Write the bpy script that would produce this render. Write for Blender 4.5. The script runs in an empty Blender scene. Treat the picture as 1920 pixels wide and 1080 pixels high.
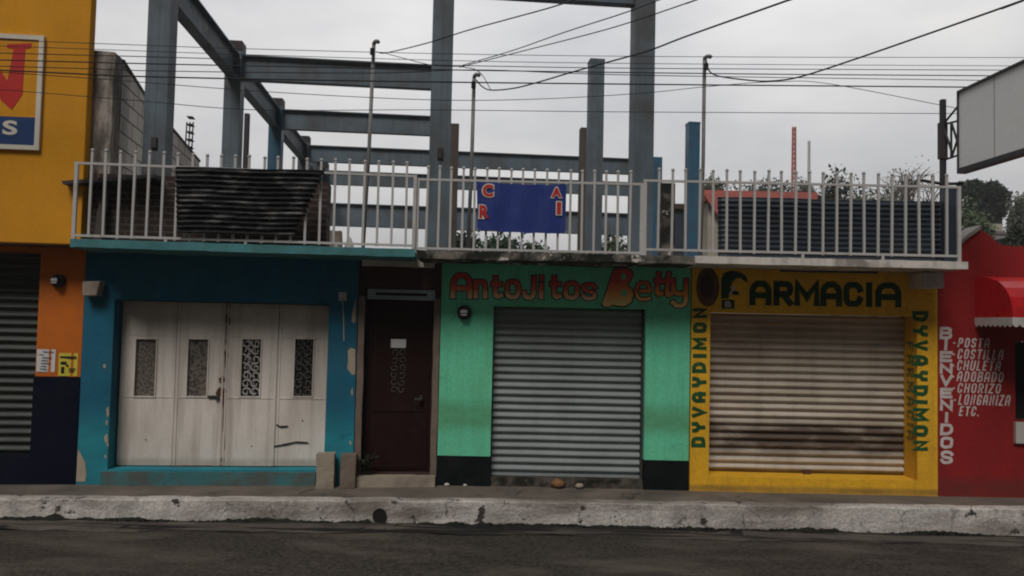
import bpy, bmesh, math, random
from mathutils import Vector, Matrix, noise as mnoise
R = math.radians
random.seed(7)
sc = bpy.context.scene
C = sc.collection

# ------------------------------------------------------------------ camera
FPX, DIST, EYE = 1450.0, 9.67, 2.05            # focal length in photo pixels, metres to the right-hand facades
PITCH, ROLL = R(2.45), R(1.25)
CAM = Vector((0, -DIST, EYE))
_r0, _u0 = Vector((1, 0, 0)), Vector((0, -math.sin(PITCH), math.cos(PITCH)))
FWD = Vector((0, math.cos(PITCH), math.sin(PITCH)))
RIGHT = math.cos(ROLL) * _r0 + math.sin(ROLL) * _u0
UP = -math.sin(ROLL) * _r0 + math.cos(ROLL) * _u0
cd = bpy.data.cameras.new('camera')
cam = bpy.data.objects.new('camera', cd); C.objects.link(cam)
cd.sensor_fit = 'HORIZONTAL'; cd.sensor_width = 36; cd.lens = FPX / 1920 * 36
cd.clip_start = 0.1; cd.clip_end = 3000
M3 = Matrix((RIGHT, UP, -FWD)).transposed()
cam.matrix_world = Matrix.Translation(CAM) @ M3.to_4x4()
sc.camera = cam

# ------------------------------------------------------------------ world, sun, exposure
SUN_EL, SUN_AZ = R(50), R(196)                  # azimuth from +Y clockwise: behind the camera, to the left
w = bpy.data.worlds.new('World'); sc.world = w; w.use_nodes = True
nt = w.node_tree; nt.nodes.clear()
def N(t, **k):
    n = nt.nodes.new(t)
    for a, b in k.items(): setattr(n, a, b)
    return n
def L(a, b): nt.links.new(a, b)
out = N('ShaderNodeOutputWorld'); bg = N('ShaderNodeBackground'); bg.inputs[1].default_value = 0.1
sky = N('ShaderNodeTexSky', sky_type='NISHITA', sun_disc=False, sun_elevation=SUN_EL, sun_rotation=SUN_AZ)
sky.dust_density = 5; sky.air_density = 1.5
tc = N('ShaderNodeTexCoord'); sep = N('ShaderNodeSeparateXYZ'); L(tc.outputs['Generated'], sep.inputs[0])
mp = N('ShaderNodeMapping'); mp.inputs['Scale'].default_value = (1.4, 1.4, 4.0); L(tc.outputs['Generated'], mp.inputs[0])
nz = N('ShaderNodeTexNoise'); nz.inputs['Scale'].default_value = 2.1; nz.inputs['Detail'].default_value = 5; L(mp.outputs[0], nz.inputs['Vector'])
cl = N('ShaderNodeValToRGB'); L(nz.outputs[0], cl.inputs[0])
cl.color_ramp.elements[0].position = .32; cl.color_ramp.elements[0].color = (.70, .705, .73, 1)
cl.color_ramp.elements[1].position = .68; cl.color_ramp.elements[1].color = (1.0, .985, .975, 1)
el = N('ShaderNodeMapRange'); L(sep.outputs[2], el.inputs[0])
el.inputs[1].default_value = 0; el.inputs[2].default_value = 1; el.inputs[3].default_value = 4.3; el.inputs[4].default_value = 11.5
az = N('ShaderNodeMapRange'); L(sep.outputs[1], az.inputs[0])
az.inputs[1].default_value = -.35; az.inputs[2].default_value = .95; az.inputs[3].default_value = .03; az.inputs[4].default_value = 1
m1 = N('ShaderNodeMath', operation='MULTIPLY'); L(el.outputs[0], m1.inputs[0]); L(az.outputs[0], m1.inputs[1])
sc1 = N('ShaderNodeVectorMath', operation='SCALE'); L(cl.outputs[0], sc1.inputs[0]); L(m1.outputs[0], sc1.inputs['Scale'])
mx = N('ShaderNodeMix', data_type='RGBA'); mx.inputs[0].default_value = .97
L(sky.outputs[0], mx.inputs[6]); L(sc1.outputs[0], mx.inputs[7])
L(mx.outputs[2], bg.inputs[0]); L(bg.outputs[0], out.inputs[0])
sd = bpy.data.lights.new('sun', 'SUN'); sd.energy = 1.5; sd.angle = R(24); sd.color = (1, .95, .9)
sun = bpy.data.objects.new('sun', sd); C.objects.link(sun)
_d = Vector((math.sin(SUN_AZ) * math.cos(SUN_EL), math.cos(SUN_AZ) * math.cos(SUN_EL), math.sin(SUN_EL)))
sun.rotation_euler = _d.to_track_quat('Z', 'Y').to_euler(); sun.location = (0, -4, 30)
vs = sc.view_settings
vs.view_transform = 'Standard'; vs.look = 'None'; vs.exposure = .45; vs.gamma = 1
sc.cycles.filter_width = 2.0

# ------------------------------------------------------------------ pixel -> place
def ray(px, py): return FWD + RIGHT * ((px - 960) / FPX) + UP * ((540 - py) / FPX)
class Frame:                                     # a street front: s along it, d into the block, z up
    def __init__(self, ox, oy, a):
        self.o = Vector((ox, oy, 0)); self.a = a
        self.u = Vector((math.cos(a), math.sin(a), 0)); self.n = Vector((-math.sin(a), math.cos(a), 0))
    def at(self, px, py, d=0.0):
        r = ray(px, py); t = (d - (CAM - self.o).dot(self.n)) / r.dot(self.n)
        p = CAM + r * t
        return (p - self.o).dot(self.u), p.z
    def S(self, px, py, d=0.0): return self.at(px, py, d)[0]
    def Z(self, px, py, d=0.0): return self.at(px, py, d)[1]
    def world(self, s, d, z): return self.o + self.u * s + self.n * d + Vector((0, 0, z))
RF = Frame(0, 0, 0)                              # right-hand fronts
LF = Frame(-.90, 0, R(5.4))                      # left-hand fronts, turned a little towards us
def onz(px, py, z):
    r = ray(px, py); t = (z - CAM.z) / r.z
    return CAM + r * t

# ------------------------------------------------------------------ objects and tags
def tag(o, label=None, cat=None, group=None, kind=None):
    if label: o['label'] = label
    if cat: o['category'] = cat
    if group: o['group'] = group
    if kind: o['kind'] = kind
    return o
OFF = {}
def thing(name, label, cat, fr=RF, base=(0, 0, 0), group=None):
    o = bpy.data.objects.new(name, None); C.objects.link(o)
    o.location = fr.world(*base); o.rotation_euler = (0, 0, fr.a)
    o.empty_display_size = .1
    OFF[o.name] = Vector(base)
    return tag(o, label, cat, group)
def root_of(o):
    while o.parent: o = o.parent
    return o

class MB:
    def __init__(self): self.v = []; self.f = []; self.m = []
    def add(self, vs, fs, m=0):
        b = len(self.v); self.v += [Vector(p) for p in vs]
        for f in fs: self.f.append([b + i for i in f]); self.m.append(m)
        return self
    def box(self, x0, x1, y0, y1, z0, z1, m=0):
        return self.add([(x0, y0, z0), (x1, y0, z0), (x1, y1, z0), (x0, y1, z0), (x0, y0, z1), (x1, y0, z1), (x1, y1, z1), (x0, y1, z1)],
                        [(0, 3, 2, 1), (4, 5, 6, 7), (0, 1, 5, 4), (1, 2, 6, 5), (2, 3, 7, 6), (3, 0, 4, 7)], m)
    def prism(self, poly, d0, d1, m=0):          # poly of (s, z), from depth d0 (front) to d1
        n = len(poly); a = sum(poly[i][0] * poly[(i + 1) % n][1] - poly[(i + 1) % n][0] * poly[i][1] for i in range(n))
        if a < 0: poly = poly[::-1]
        return self.add([(s, d0, z) for s, z in poly] + [(s, d1, z) for s, z in poly],
                        [tuple(range(n)), tuple(range(2 * n - 1, n - 1, -1))] + [(i, n + i, n + (i + 1) % n, (i + 1) % n) for i in range(n)], m)
    def loft(self, rings, m=0, close=True, cap=True):
        n = len(rings[0]); b = [p for r in rings for p in r]; fs = []
        for k in range(len(rings) - 1):
            for i in range(n if close else n - 1):
                j = (i + 1) % n
                fs.append((k * n + i, k * n + j, (k + 1) * n + j, (k + 1) * n + i))
        if cap and close: fs += [tuple(range(n - 1, -1, -1)), tuple(range((len(rings) - 1) * n, len(rings) * n))]
        return self.add(b, fs, m)
    def tube(self, pts, r, n=6, m=0, r1=None):
        pts = [Vector(p) for p in pts]; rings = []
        for i, p in enumerate(pts):
            t = (pts[min(i + 1, len(pts) - 1)] - pts[max(i - 1, 0)]).normalized()
            a = Vector((0, 0, 1)) if abs(t.z) < .9 else Vector((1, 0, 0))
            x = t.cross(a).normalized(); y = t.cross(x)
            rr = r if r1 is None else r + (r1 - r) * i / (len(pts) - 1)
            rings.append([p + (x * math.cos(q) + y * math.sin(q)) * rr for q in [2 * math.pi * k / n for k in range(n)]])
        return self.loft(rings, m)
    def rough(self, x0, x1, y0, y1, z0, z1, step=.08, amp=.012, seed=0, m=0, sc_=3.0):   # a box with worn, uneven faces
        def nn(a, b): return max(1, int(round(abs(b - a) / step)))
        nx, ny, nz_ = nn(x0, x1), nn(y0, y1), nn(z0, z1)
        nx, ny, nz_ = min(nx, 220), min(ny, 40), min(nz_, 40)
        idx = {}; base = len(self.v)
        def V(i, j, k):
            if (i, j, k) not in idx:
                p = Vector((x0 + (x1 - x0) * i / nx, y0 + (y1 - y0) * j / ny, z0 + (z1 - z0) * k / nz_))
                q = mnoise.noise_vector(p * sc_ + Vector((seed, seed * 2.3, 5))) + .6 * mnoise.noise_vector(p * sc_ * 4 + Vector((seed, 1, 5)))
                idx[(i, j, k)] = len(self.v); self.v.append(p + q * amp)
            return idx[(i, j, k)]
        def F(*a): self.f.append(list(a)); self.m.append(m)
        for i in range(nx):
            for k in range(nz_):
                F(V(i, 0, k), V(i + 1, 0, k), V(i + 1, 0, k + 1), V(i, 0, k + 1)); F(V(i, ny, k), V(i, ny, k + 1), V(i + 1, ny, k + 1), V(i + 1, ny, k))
            for j in range(ny):
                F(V(i, j, nz_), V(i + 1, j, nz_), V(i + 1, j + 1, nz_), V(i, j + 1, nz_)); F(V(i, j, 0), V(i, j + 1, 0), V(i + 1, j + 1, 0), V(i + 1, j, 0))
        for j in range(ny):
            for k in range(nz_):
                F(V(0, j, k), V(0, j, k + 1), V(0, j + 1, k + 1), V(0, j + 1, k)); F(V(nx, j, k), V(nx, j + 1, k), V(nx, j + 1, k + 1), V(nx, j, k + 1))
        return self
    def build(self, name, mats, parent=None, bevel=0, smooth=False, off=None):
        if off is None: off = OFF.get(root_of(parent).name, Vector()) if parent else Vector()
        me = bpy.data.meshes.new(name); me.from_pydata([p - off for p in self.v], [], self.f)
        if not isinstance(mats, (list, tuple)): mats = [mats]
        for m in mats: me.materials.append(m)
        me.polygons.foreach_set('material_index', self.m)
        if smooth: me.polygons.foreach_set('use_smooth', [True] * len(me.polygons))
        me.update()
        o = bpy.data.objects.new(name, me); C.objects.link(o)
        if parent: o.parent = parent
        if bevel:
            b = o.modifiers.new('bevel', 'BEVEL'); b.width = bevel; b.segments = 2; b.limit_method = 'ANGLE'
        return o
def build_each(mb, name, mats, parent, **k):     # one object for each separate piece
    p = list(range(len(mb.v)))
    def find(a):
        while p[a] != a: p[a] = p[p[a]]; a = p[a]
        return a
    for f in mb.f:
        for i in f[1:]: p[find(i)] = find(f[0])
    gs = {}
    for f, m in zip(mb.f, mb.m): gs.setdefault(find(f[0]), []).append((f, m))
    for fs in gs.values():
        q = MB(); ids = sorted({i for f, _ in fs for i in f}); mp = {i: k_ for k_, i in enumerate(ids)}
        q.v = [mb.v[i] for i in ids]; q.f = [[mp[i] for i in f] for f, _ in fs]; q.m = [m for _, m in fs]; q.build(name, mats, parent, **k)
def single(name, mb, mats, label, cat, fr=RF, base=(0, 0, 0), group=None, bevel=0, smooth=False):   # a thing that is one mesh
    o = mb.build(name, mats, None, bevel, smooth, Vector(base))
    o.location = fr.world(*base); o.rotation_euler = (0, 0, fr.a); OFF[o.name] = Vector(base)
    return tag(o, label, cat, group)

# ------------------------------------------------------------------ materials
def mat(name, col, rough=.85, var=.12, vscale=1.2, dirt=None, damt=.5, dscale=2.5, dlo=.45, dhi=.7, dstretch=(1, 1, 1),
        streak=0, scol=(.05, .045, .04), sscale=(9, 9, .5), chips=None, clo=.66, chscale=4, bump=.15, bscale=45, metal=0,
        band=None, fine=.10, spec=.3, cracks=None):
    m = bpy.data.materials.new(name); m.use_nodes = True; t = m.node_tree; t.nodes.clear()
    def n(k, **a):
        q = t.nodes.new(k)
        for x, y in a.items(): setattr(q, x, y)
        return q
    l = t.links.new
    o = n('ShaderNodeOutputMaterial'); b = n('ShaderNodeBsdfPrincipled'); l(b.outputs[0], o.inputs[0])
    b.inputs['Metallic'].default_value = metal; b.inputs['Specular IOR Level'].default_value = spec
    tc = n('ShaderNodeTexCoord'); co = tc.outputs['Object']
    def noise(scale, detail=6, stretch=None, rgh=.6):
        q = n('ShaderNodeTexNoise'); q.inputs['Scale'].default_value = scale; q.inputs['Detail'].default_value = detail; q.inputs['Roughness'].default_value = rgh
        if stretch:
            mm = n('ShaderNodeMapping'); mm.inputs['Scale'].default_value = stretch; l(co, mm.inputs[0]); l(mm.outputs[0], q.inputs['Vector'])
        else: l(co, q.inputs['Vector'])
        return q.outputs[0]
    def ramp(src, lo, hi, a=0., c=1.):
        q = n('ShaderNodeMapRange'); l(src, q.inputs[0]); q.inputs[1].default_value = lo; q.inputs[2].default_value = hi
        q.inputs[3].default_value = a; q.inputs[4].default_value = c; return q.outputs[0]
    def mix(fac, a, c, mode='MIX'):
        q = n('ShaderNodeMix', data_type='RGBA', blend_type=mode)
        if isinstance(fac, (int, float)): q.inputs[0].default_value = fac
        else: l(fac, q.inputs[0])
        for i, x in ((6, a), (7, c)):
            if isinstance(x, tuple): q.inputs[i].default_value = (*x, 1)
            else: l(x, q.inputs[i])
        return q.outputs[2]
    lo = tuple(c * (1 - var) for c in col); hi = tuple(min(1, c * (1 + var)) for c in col)
    c = mix(ramp(noise(vscale), .3, .7), lo, hi)
    if fine: c = mix(ramp(noise(bscale * 1.7, 3), .3, .7), c, mix(1.0, c, (1 - 2 * fine,) * 3, 'MULTIPLY'))
    if dirt: c = mix(ramp(noise(dscale, 8, dstretch), dlo, dhi, 0, damt), c, dirt)
    if streak: c = mix(ramp(noise(1.0, 5, sscale), .48, .75, 0, streak), c, scol)
    if band:                                     # grime, colour and painted-shade bands at given heights: (z0, z1, colour, amount)
        sp = n('ShaderNodeSeparateXYZ'); l(co, sp.inputs[0])
        for z0, z1, bc, ba in band:
            mid, hw = (z0 + z1) / 2, abs(z1 - z0) / 2
            s1 = n('ShaderNodeMath', operation='SUBTRACT'); l(sp.outputs[2], s1.inputs[0]); s1.inputs[1].default_value = mid
            s2 = n('ShaderNodeMath', operation='ABSOLUTE'); l(s1.outputs[0], s2.inputs[0])
            e = ramp(s2.outputs[0], hw, hw * .3)
            s3 = n('ShaderNodeMath', operation='MULTIPLY'); l(e, s3.inputs[0]); l(ramp(noise(2.2, 6, (1, 1, 2.2)), .3, .62, ba * .45, ba), s3.inputs[1])
            c = mix(s3.outputs[0], c, bc)
    if cracks:                                   # hairline cracks: (scale, width, amount, colour)
        cs, cw, ca, cc = cracks
        nv = n('ShaderNodeTexNoise'); nv.inputs['Scale'].default_value = cs * 2.5; nv.inputs['Detail'].default_value = 6; l(co, nv.inputs['Vector'])
        va = n('ShaderNodeVectorMath', operation='MULTIPLY_ADD'); l(nv.outputs['Color'], va.inputs[0]); va.inputs[1].default_value = (.55 / cs,) * 3; l(co, va.inputs[2])
        vo = n('ShaderNodeTexVoronoi', feature='DISTANCE_TO_EDGE'); vo.inputs['Scale'].default_value = cs; l(va.outputs[0], vo.inputs['Vector'])
        k1 = ramp(vo.outputs['Distance'], cw * .4, cw, 1, 0); k2 = ramp(noise(cs * .9, 3), .5, .6, 0, ca)
        km = n('ShaderNodeMath', operation='MULTIPLY'); l(k1, km.inputs[0]); l(k2, km.inputs[1]); c = mix(km.outputs[0], c, cc)
    if chips: c = mix(ramp(noise(chscale, 9, None, .68), clo, clo + .02), c, chips)
    l(c, b.inputs['Base Color'])
    l(ramp(noise(vscale * 3), .3, .7, max(.05, rough - .1), min(1, rough + .1)), b.inputs['Roughness'])
    if bump:
        bp = n('ShaderNodeBump'); bp.inputs['Strength'].default_value = bump; bp.inputs['Distance'].default_value = .02
        l(noise(bscale, 5), bp.inputs['Height']); l(bp.outputs[0], b.inputs['Normal'])
    return m
GR = (.06, .055, .05)
M = {}
M['yellow_up'] = mat('yellow plaster', (.66, .295, .012), dirt=(.5, .2, .02), damt=.35, dscale=.8, streak=.12, scol=(.3, .13, .02), bump=.1)
M['orange'] = mat('orange plaster', (.55, .14, .012), dirt=(.25, .07, .02), damt=.35, bump=.1)
M['navy'] = mat('navy paint', (.004, .006, .017), dirt=(.012, .012, .016), damt=.4, rough=.85, spec=.08)
M['blue'] = mat('teal blue plaster', (.010, .125, .21), vscale=.9, var=.22, dirt=(.02, .09, .12), damt=.6, dscale=1.7, streak=.25, scol=(.02, .06, .08), chips=(.5, .45, .36), clo=.735, chscale=2.6, band=[(-.3, 1.0, (.02, .25, .30), .85)], bump=.3, bscale=14, cracks=(1.2, .008, .6, (.01, .05, .07)))  # band turns the lower wall a brighter teal
M['teal'] = mat('turquoise paint', (.07, .23, .245), dirt=(.04, .12, .12), damt=.7, dscale=3, streak=.3, scol=(.03, .09, .09), chips=(.3, .28, .24), clo=.7)
M['gate'] = mat('dirty white paint with shaded top', (.72, .67, .61), var=.06, dirt=(.36, .31, .26), damt=.6, dscale=1.3, dstretch=(1.6, 1.6, .5), streak=.7, scol=(.22, .18, .145), sscale=(6, 6, .4), band=[(1.75, 2.5, (.30, .26, .215), .75), (.15, .3, (.25, .2, .16), .6)], rough=.6, bump=.05, chips=(.16, .08, .045), clo=.735, chscale=5)  # top band mixes stains with slab shade put into the colour
M['rust'] = mat('rust', (.10, .042, .02), dirt=(.03, .015, .01), damt=.8, dscale=20)
M['frosted'] = mat('dusty wired glass', (.19, .165, .14), dirt=(.045, .04, .035), damt=.9, dscale=34, dlo=.48, dhi=.56, rough=.4, bump=.3, bscale=90)
M['dark_in'] = mat('dark recess', (.012, .011, .011), bump=0)  # near-black: the shade inside openings is put into the colour
M['grille_w'] = mat('white ornament iron', (.42, .40, .38), bump=0)
M['grille_k'] = mat('black ornament iron', (.10, .09, .085), bump=0)
M['maroon'] = mat('dark maroon plaster', (.06, .028, .022), dirt=(.02, .012, .012), damt=.6)
M['door'] = mat('dark maroon metal', (.017, .005, .0045), spec=.12, rough=.6, dirt=(.012, .009, .008), damt=.6, streak=.3, scol=(.03, .016, .013), bump=.05)
M['concrete'] = mat('grey concrete', (.30, .28, .26), dirt=(.12, .11, .10), damt=.7, dscale=2, streak=.3)
M['concrete_tan'] = mat('tan concrete', (.34, .29, .23), dirt=(.15, .12, .10), damt=.7, dscale=4)
M['concrete_brown'] = mat('brown concrete', (.19, .145, .115), dirt=(.09, .07, .06), damt=.7, dscale=4)
M['pale_conc'] = mat('pale render', (.64, .6, .56), dirt=(.22, .2, .18), damt=.7, dscale=3, streak=.35)
M['slab_moss'] = mat('mossy concrete', (.20, .18, .155), dirt=(.013, .014, .011), damt=1, dscale=3.2, dlo=.36, dhi=.52, chips=(.52, .48, .44), clo=.585, chscale=2.2, bump=.5, bscale=30)
M['slab_white'] = mat('weathered white concrete', (.66, .62, .57), dirt=(.16, .14, .12), damt=.8, dscale=2.4, dlo=.48, dhi=.66, streak=.4)
M['steel'] = mat('blue grey primer', (.115, .155, .19), rough=.6, var=.18, dirt=(.075, .065, .06), damt=.75, dscale=1.8, streak=.5, scol=(.06, .06, .06), bump=.05)
M['steel_blue'] = mat('blue steel paint', (.04, .115, .19), rough=.5, dirt=(.04, .06, .08), damt=.6, bump=.05)
M['steel_dark'] = mat('dark weathered steel', (.035, .036, .04), rough=.6, dirt=(.07, .035, .025), damt=.5)
M['rail'] = mat('white railing paint', (.48, .47, .46), var=.1, rough=.5, dirt=(.28, .2, .15), damt=.5, dscale=6, dlo=.55, bump=0)
M['sheet_black'] = mat('black lamina', (.010, .0105, .012), rough=.6, var=.4, vscale=6, dirt=(.20, .20, .205), damt=.8, dscale=2.4, dlo=.50, dhi=.68, dstretch=(1, 1, 4), bump=.1, spec=.15)  # pale streaks put ridge highlights and scuffs into the colour
M['sheet_navy'] = mat('navy lamina', (.032, .045, .066), rough=.4, var=.3, dirt=(.02, .02, .02), damt=.5, spec=.5)
M['wood'] = mat('weathered wood', (.085, .072, .064), dirt=(.05, .04, .035), damt=.6, dstretch=(6, 6, .6))
M['shutter_grey'] = mat('grey galvanised shutter', (.25, .285, .285), rough=.65, var=.1, dirt=(.16, .16, .155), damt=.6, dscale=1.6, dstretch=(.7, 1, 2), streak=.25, scol=(.12, .12, .12), bump=.03)
M['shutter_dark'] = mat('dark green shutter', (.05, .06, .052), rough=.5, dirt=(.03, .03, .03), damt=.5, bump=.03)
M['plastic_black'] = mat('black plastic', (.02, .02, .022), rough=.4, bump=0)
M['glass_meter'] = mat('meter face', (.5, .5, .52), rough=.15, bump=0, spec=.6)
M['paper'] = mat('white paper', (.62, .62, .62), bump=0); M['ink'] = mat('grey ink', (.10, .10, .11), bump=0)
M['paper_y'] = mat('yellow paper', (.62, .52, .06), bump=0); M['ink_k'] = mat('black ink', (.012, .012, .012), bump=0)
M['sign_red'] = mat('sign red', (.50, .025, .02), bump=0, rough=.5); M['sign_navy'] = mat('sign blue', (.015, .05, .16), bump=0, rough=.5)
M['sign_white'] = mat('sign white', (.66, .62, .54), bump=0, rough=.5)
M['cable'] = mat('black cable', (.014, .014, .015), bump=0, rough=.6)
M['galv'] = mat('galvanised pipe', (.20, .20, .20), rough=.5, dirt=(.1, .08, .07), damt=.6, dscale=8, bump=0)
M['white_text'] = mat('hand painted white', (.62, .56, .54), bump=0, dirt=(.3, .2, .2), damt=.4, dscale=9)
M['green_text'] = mat('hand painted dark green', (.008, .04, .012), var=.4, vscale=6, dirt=(.12, .09, .012), damt=.55, dscale=9, dlo=.55, dhi=.75, bump=0)
M['green_text2'] = mat('hand painted mid green', (.010, .075, .022), var=.35, vscale=6, dirt=(.14, .13, .02), damt=.45, dscale=10, dlo=.55, dhi=.75, bump=0)
M['block'] = mat('placeholder', (.3, .28, .26))

def grad_text(name, top, mid, bot, z0, z1):
    m = bpy.data.materials.new(name); m.use_nodes = True; t = m.node_tree; b = t.nodes['Principled BSDF']; b.inputs['Roughness'].default_value = .8
    tc = t.nodes.new('ShaderNodeTexCoord'); sp = t.nodes.new('ShaderNodeSeparateXYZ'); t.links.new(tc.outputs['Object'], sp.inputs[0])
    mr = t.nodes.new('ShaderNodeMapRange'); t.links.new(sp.outputs[2], mr.inputs[0]); mr.inputs[1].default_value = z0; mr.inputs[2].default_value = z1
    nz = t.nodes.new('ShaderNodeTexNoise'); nz.inputs['Scale'].default_value = 14; t.links.new(tc.outputs['Object'], nz.inputs['Vector'])
    ad = t.nodes.new('ShaderNodeMath'); ad.operation = 'MULTIPLY_ADD'; t.links.new(nz.outputs[0], ad.inputs[0]); ad.inputs[1].default_value = .35
    sb = t.nodes.new('ShaderNodeMath'); sb.operation = 'SUBTRACT'; t.links.new(mr.outputs[0], sb.inputs[0]); sb.inputs[1].default_value = .17
    t.links.new(sb.outputs[0], ad.inputs[2])
    cr = t.nodes.new('ShaderNodeValToRGB'); t.links.new(ad.outputs[0], cr.inputs[0]); e = cr.color_ramp.elements
    e[0].position = .05; e[0].color = (*bot, 1); e[1].position = .75; e[1].color = (*top, 1)
    k = e.new(.38); k.color = (*mid, 1); t.links.new(cr.outputs[0], b.inputs['Base Color']); return m

def brick_mat(name, c1, c2, mortar, bw, bh, ms=.012, axis='XZ', dirt=None):
    m = mat(name, c1, dirt=dirt, damt=.6, dscale=2); t = m.node_tree; b = [n for n in t.nodes if n.type == 'BSDF_PRINCIPLED'][0]
    old = b.inputs['Base Color'].links[0].from_socket
    tc = t.nodes.new('ShaderNodeTexCoord'); sp = t.nodes.new('ShaderNodeSeparateXYZ'); cb = t.nodes.new('ShaderNodeCombineXYZ')
    t.links.new(tc.outputs['Object'], sp.inputs[0])
    t.links.new(sp.outputs[0 if axis == 'XZ' else 1], cb.inputs[0]); t.links.new(sp.outputs[2], cb.inputs[1])
    br = t.nodes.new('ShaderNodeTexBrick'); t.links.new(cb.outputs[0], br.inputs['Vector'])
    br.inputs['Scale'].default_value = 1; br.inputs['Brick Width'].default_value = bw; br.inputs['Row Height'].default_value = bh
    br.inputs['Mortar Size'].default_value = ms; br.inputs['Color1'].default_value = (*c1, 1); br.inputs['Color2'].default_value = (*c2, 1); br.inputs['Mortar'].default_value = (*mortar, 1)
    mx = t.nodes.new('ShaderNodeMix'); mx.data_type = 'RGBA'; mx.blend_type = 'MIX'; mx.inputs[0].default_value = .88
    t.links.new(old, mx.inputs[6]); t.links.new(br.outputs[0], mx.inputs[7]); t.links.new(mx.outputs[2], b.inputs['Base Color'])
    bp = t.nodes.new('ShaderNodeBump'); bp.inputs['Strength'].default_value = .6; bp.inputs['Distance'].default_value = .02; bp.invert = True
    t.links.new(br.outputs['Fac'], bp.inputs['Height']); t.links.new(bp.outputs[0], b.inputs['Normal'])
    return m
M['cinder'] = brick_mat('cinder block wall', (.66, .62, .57), (.54, .50, .46), (.13, .115, .10), .40, .20, axis='YZ', dirt=(.15, .14, .12))
M['dark_brick'] = brick_mat('dark brown brick', (.045, .026, .022), (.03, .018, .016), (.09, .07, .06), .22, .075)

# ------------------------------------------------------------------ lettering
def letters(mb, txt, box, d, thick=.004, bold=.0, shear=0, m=0, rot=0, spacing=1.0):
    """text fitted into box (s0, s1, z0, z1) on the plane at depth d; rot 90 reads upwards, -90 downwards"""
    cu = bpy.data.curves.new('t', 'FONT'); cu.body = txt; cu.size = 1; cu.offset = bold; cu.shear = shear; cu.extrude = .01
    cu.space_character = spacing; cu.resolution_u = 5
    ob = bpy.data.objects.new('t', cu); C.objects.link(ob)
    dg = bpy.context.evaluated_depsgraph_get(); me = bpy.data.meshes.new_from_object(ob.evaluated_get(dg))
    vs = [v.co.copy() for v in me.vertices]; fs = [tuple(p.vertices) for p in me.polygons]
    bpy.data.objects.remove(ob); bpy.data.curves.remove(cu); bpy.data.meshes.remove(me)
    x0 = min(v.x for v in vs); x1 = max(v.x for v in vs); y0 = min(v.y for v in vs); y1 = max(v.y for v in vs)
    s0, s1, z0, z1 = box; o = []
    for v in vs:
        a = (v.x - x0) / (x1 - x0); b = (v.y - y0) / (y1 - y0)
        if rot == 90: a, b = 1 - b, a
        elif rot == -90: a, b = b, 1 - a
        o.append((s0 + (s1 - s0) * a, d - thick / 2 - (v.z / .01) * thick / 2, z0 + (z1 - z0) * b))
    mb.add(o, fs, m)
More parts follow.
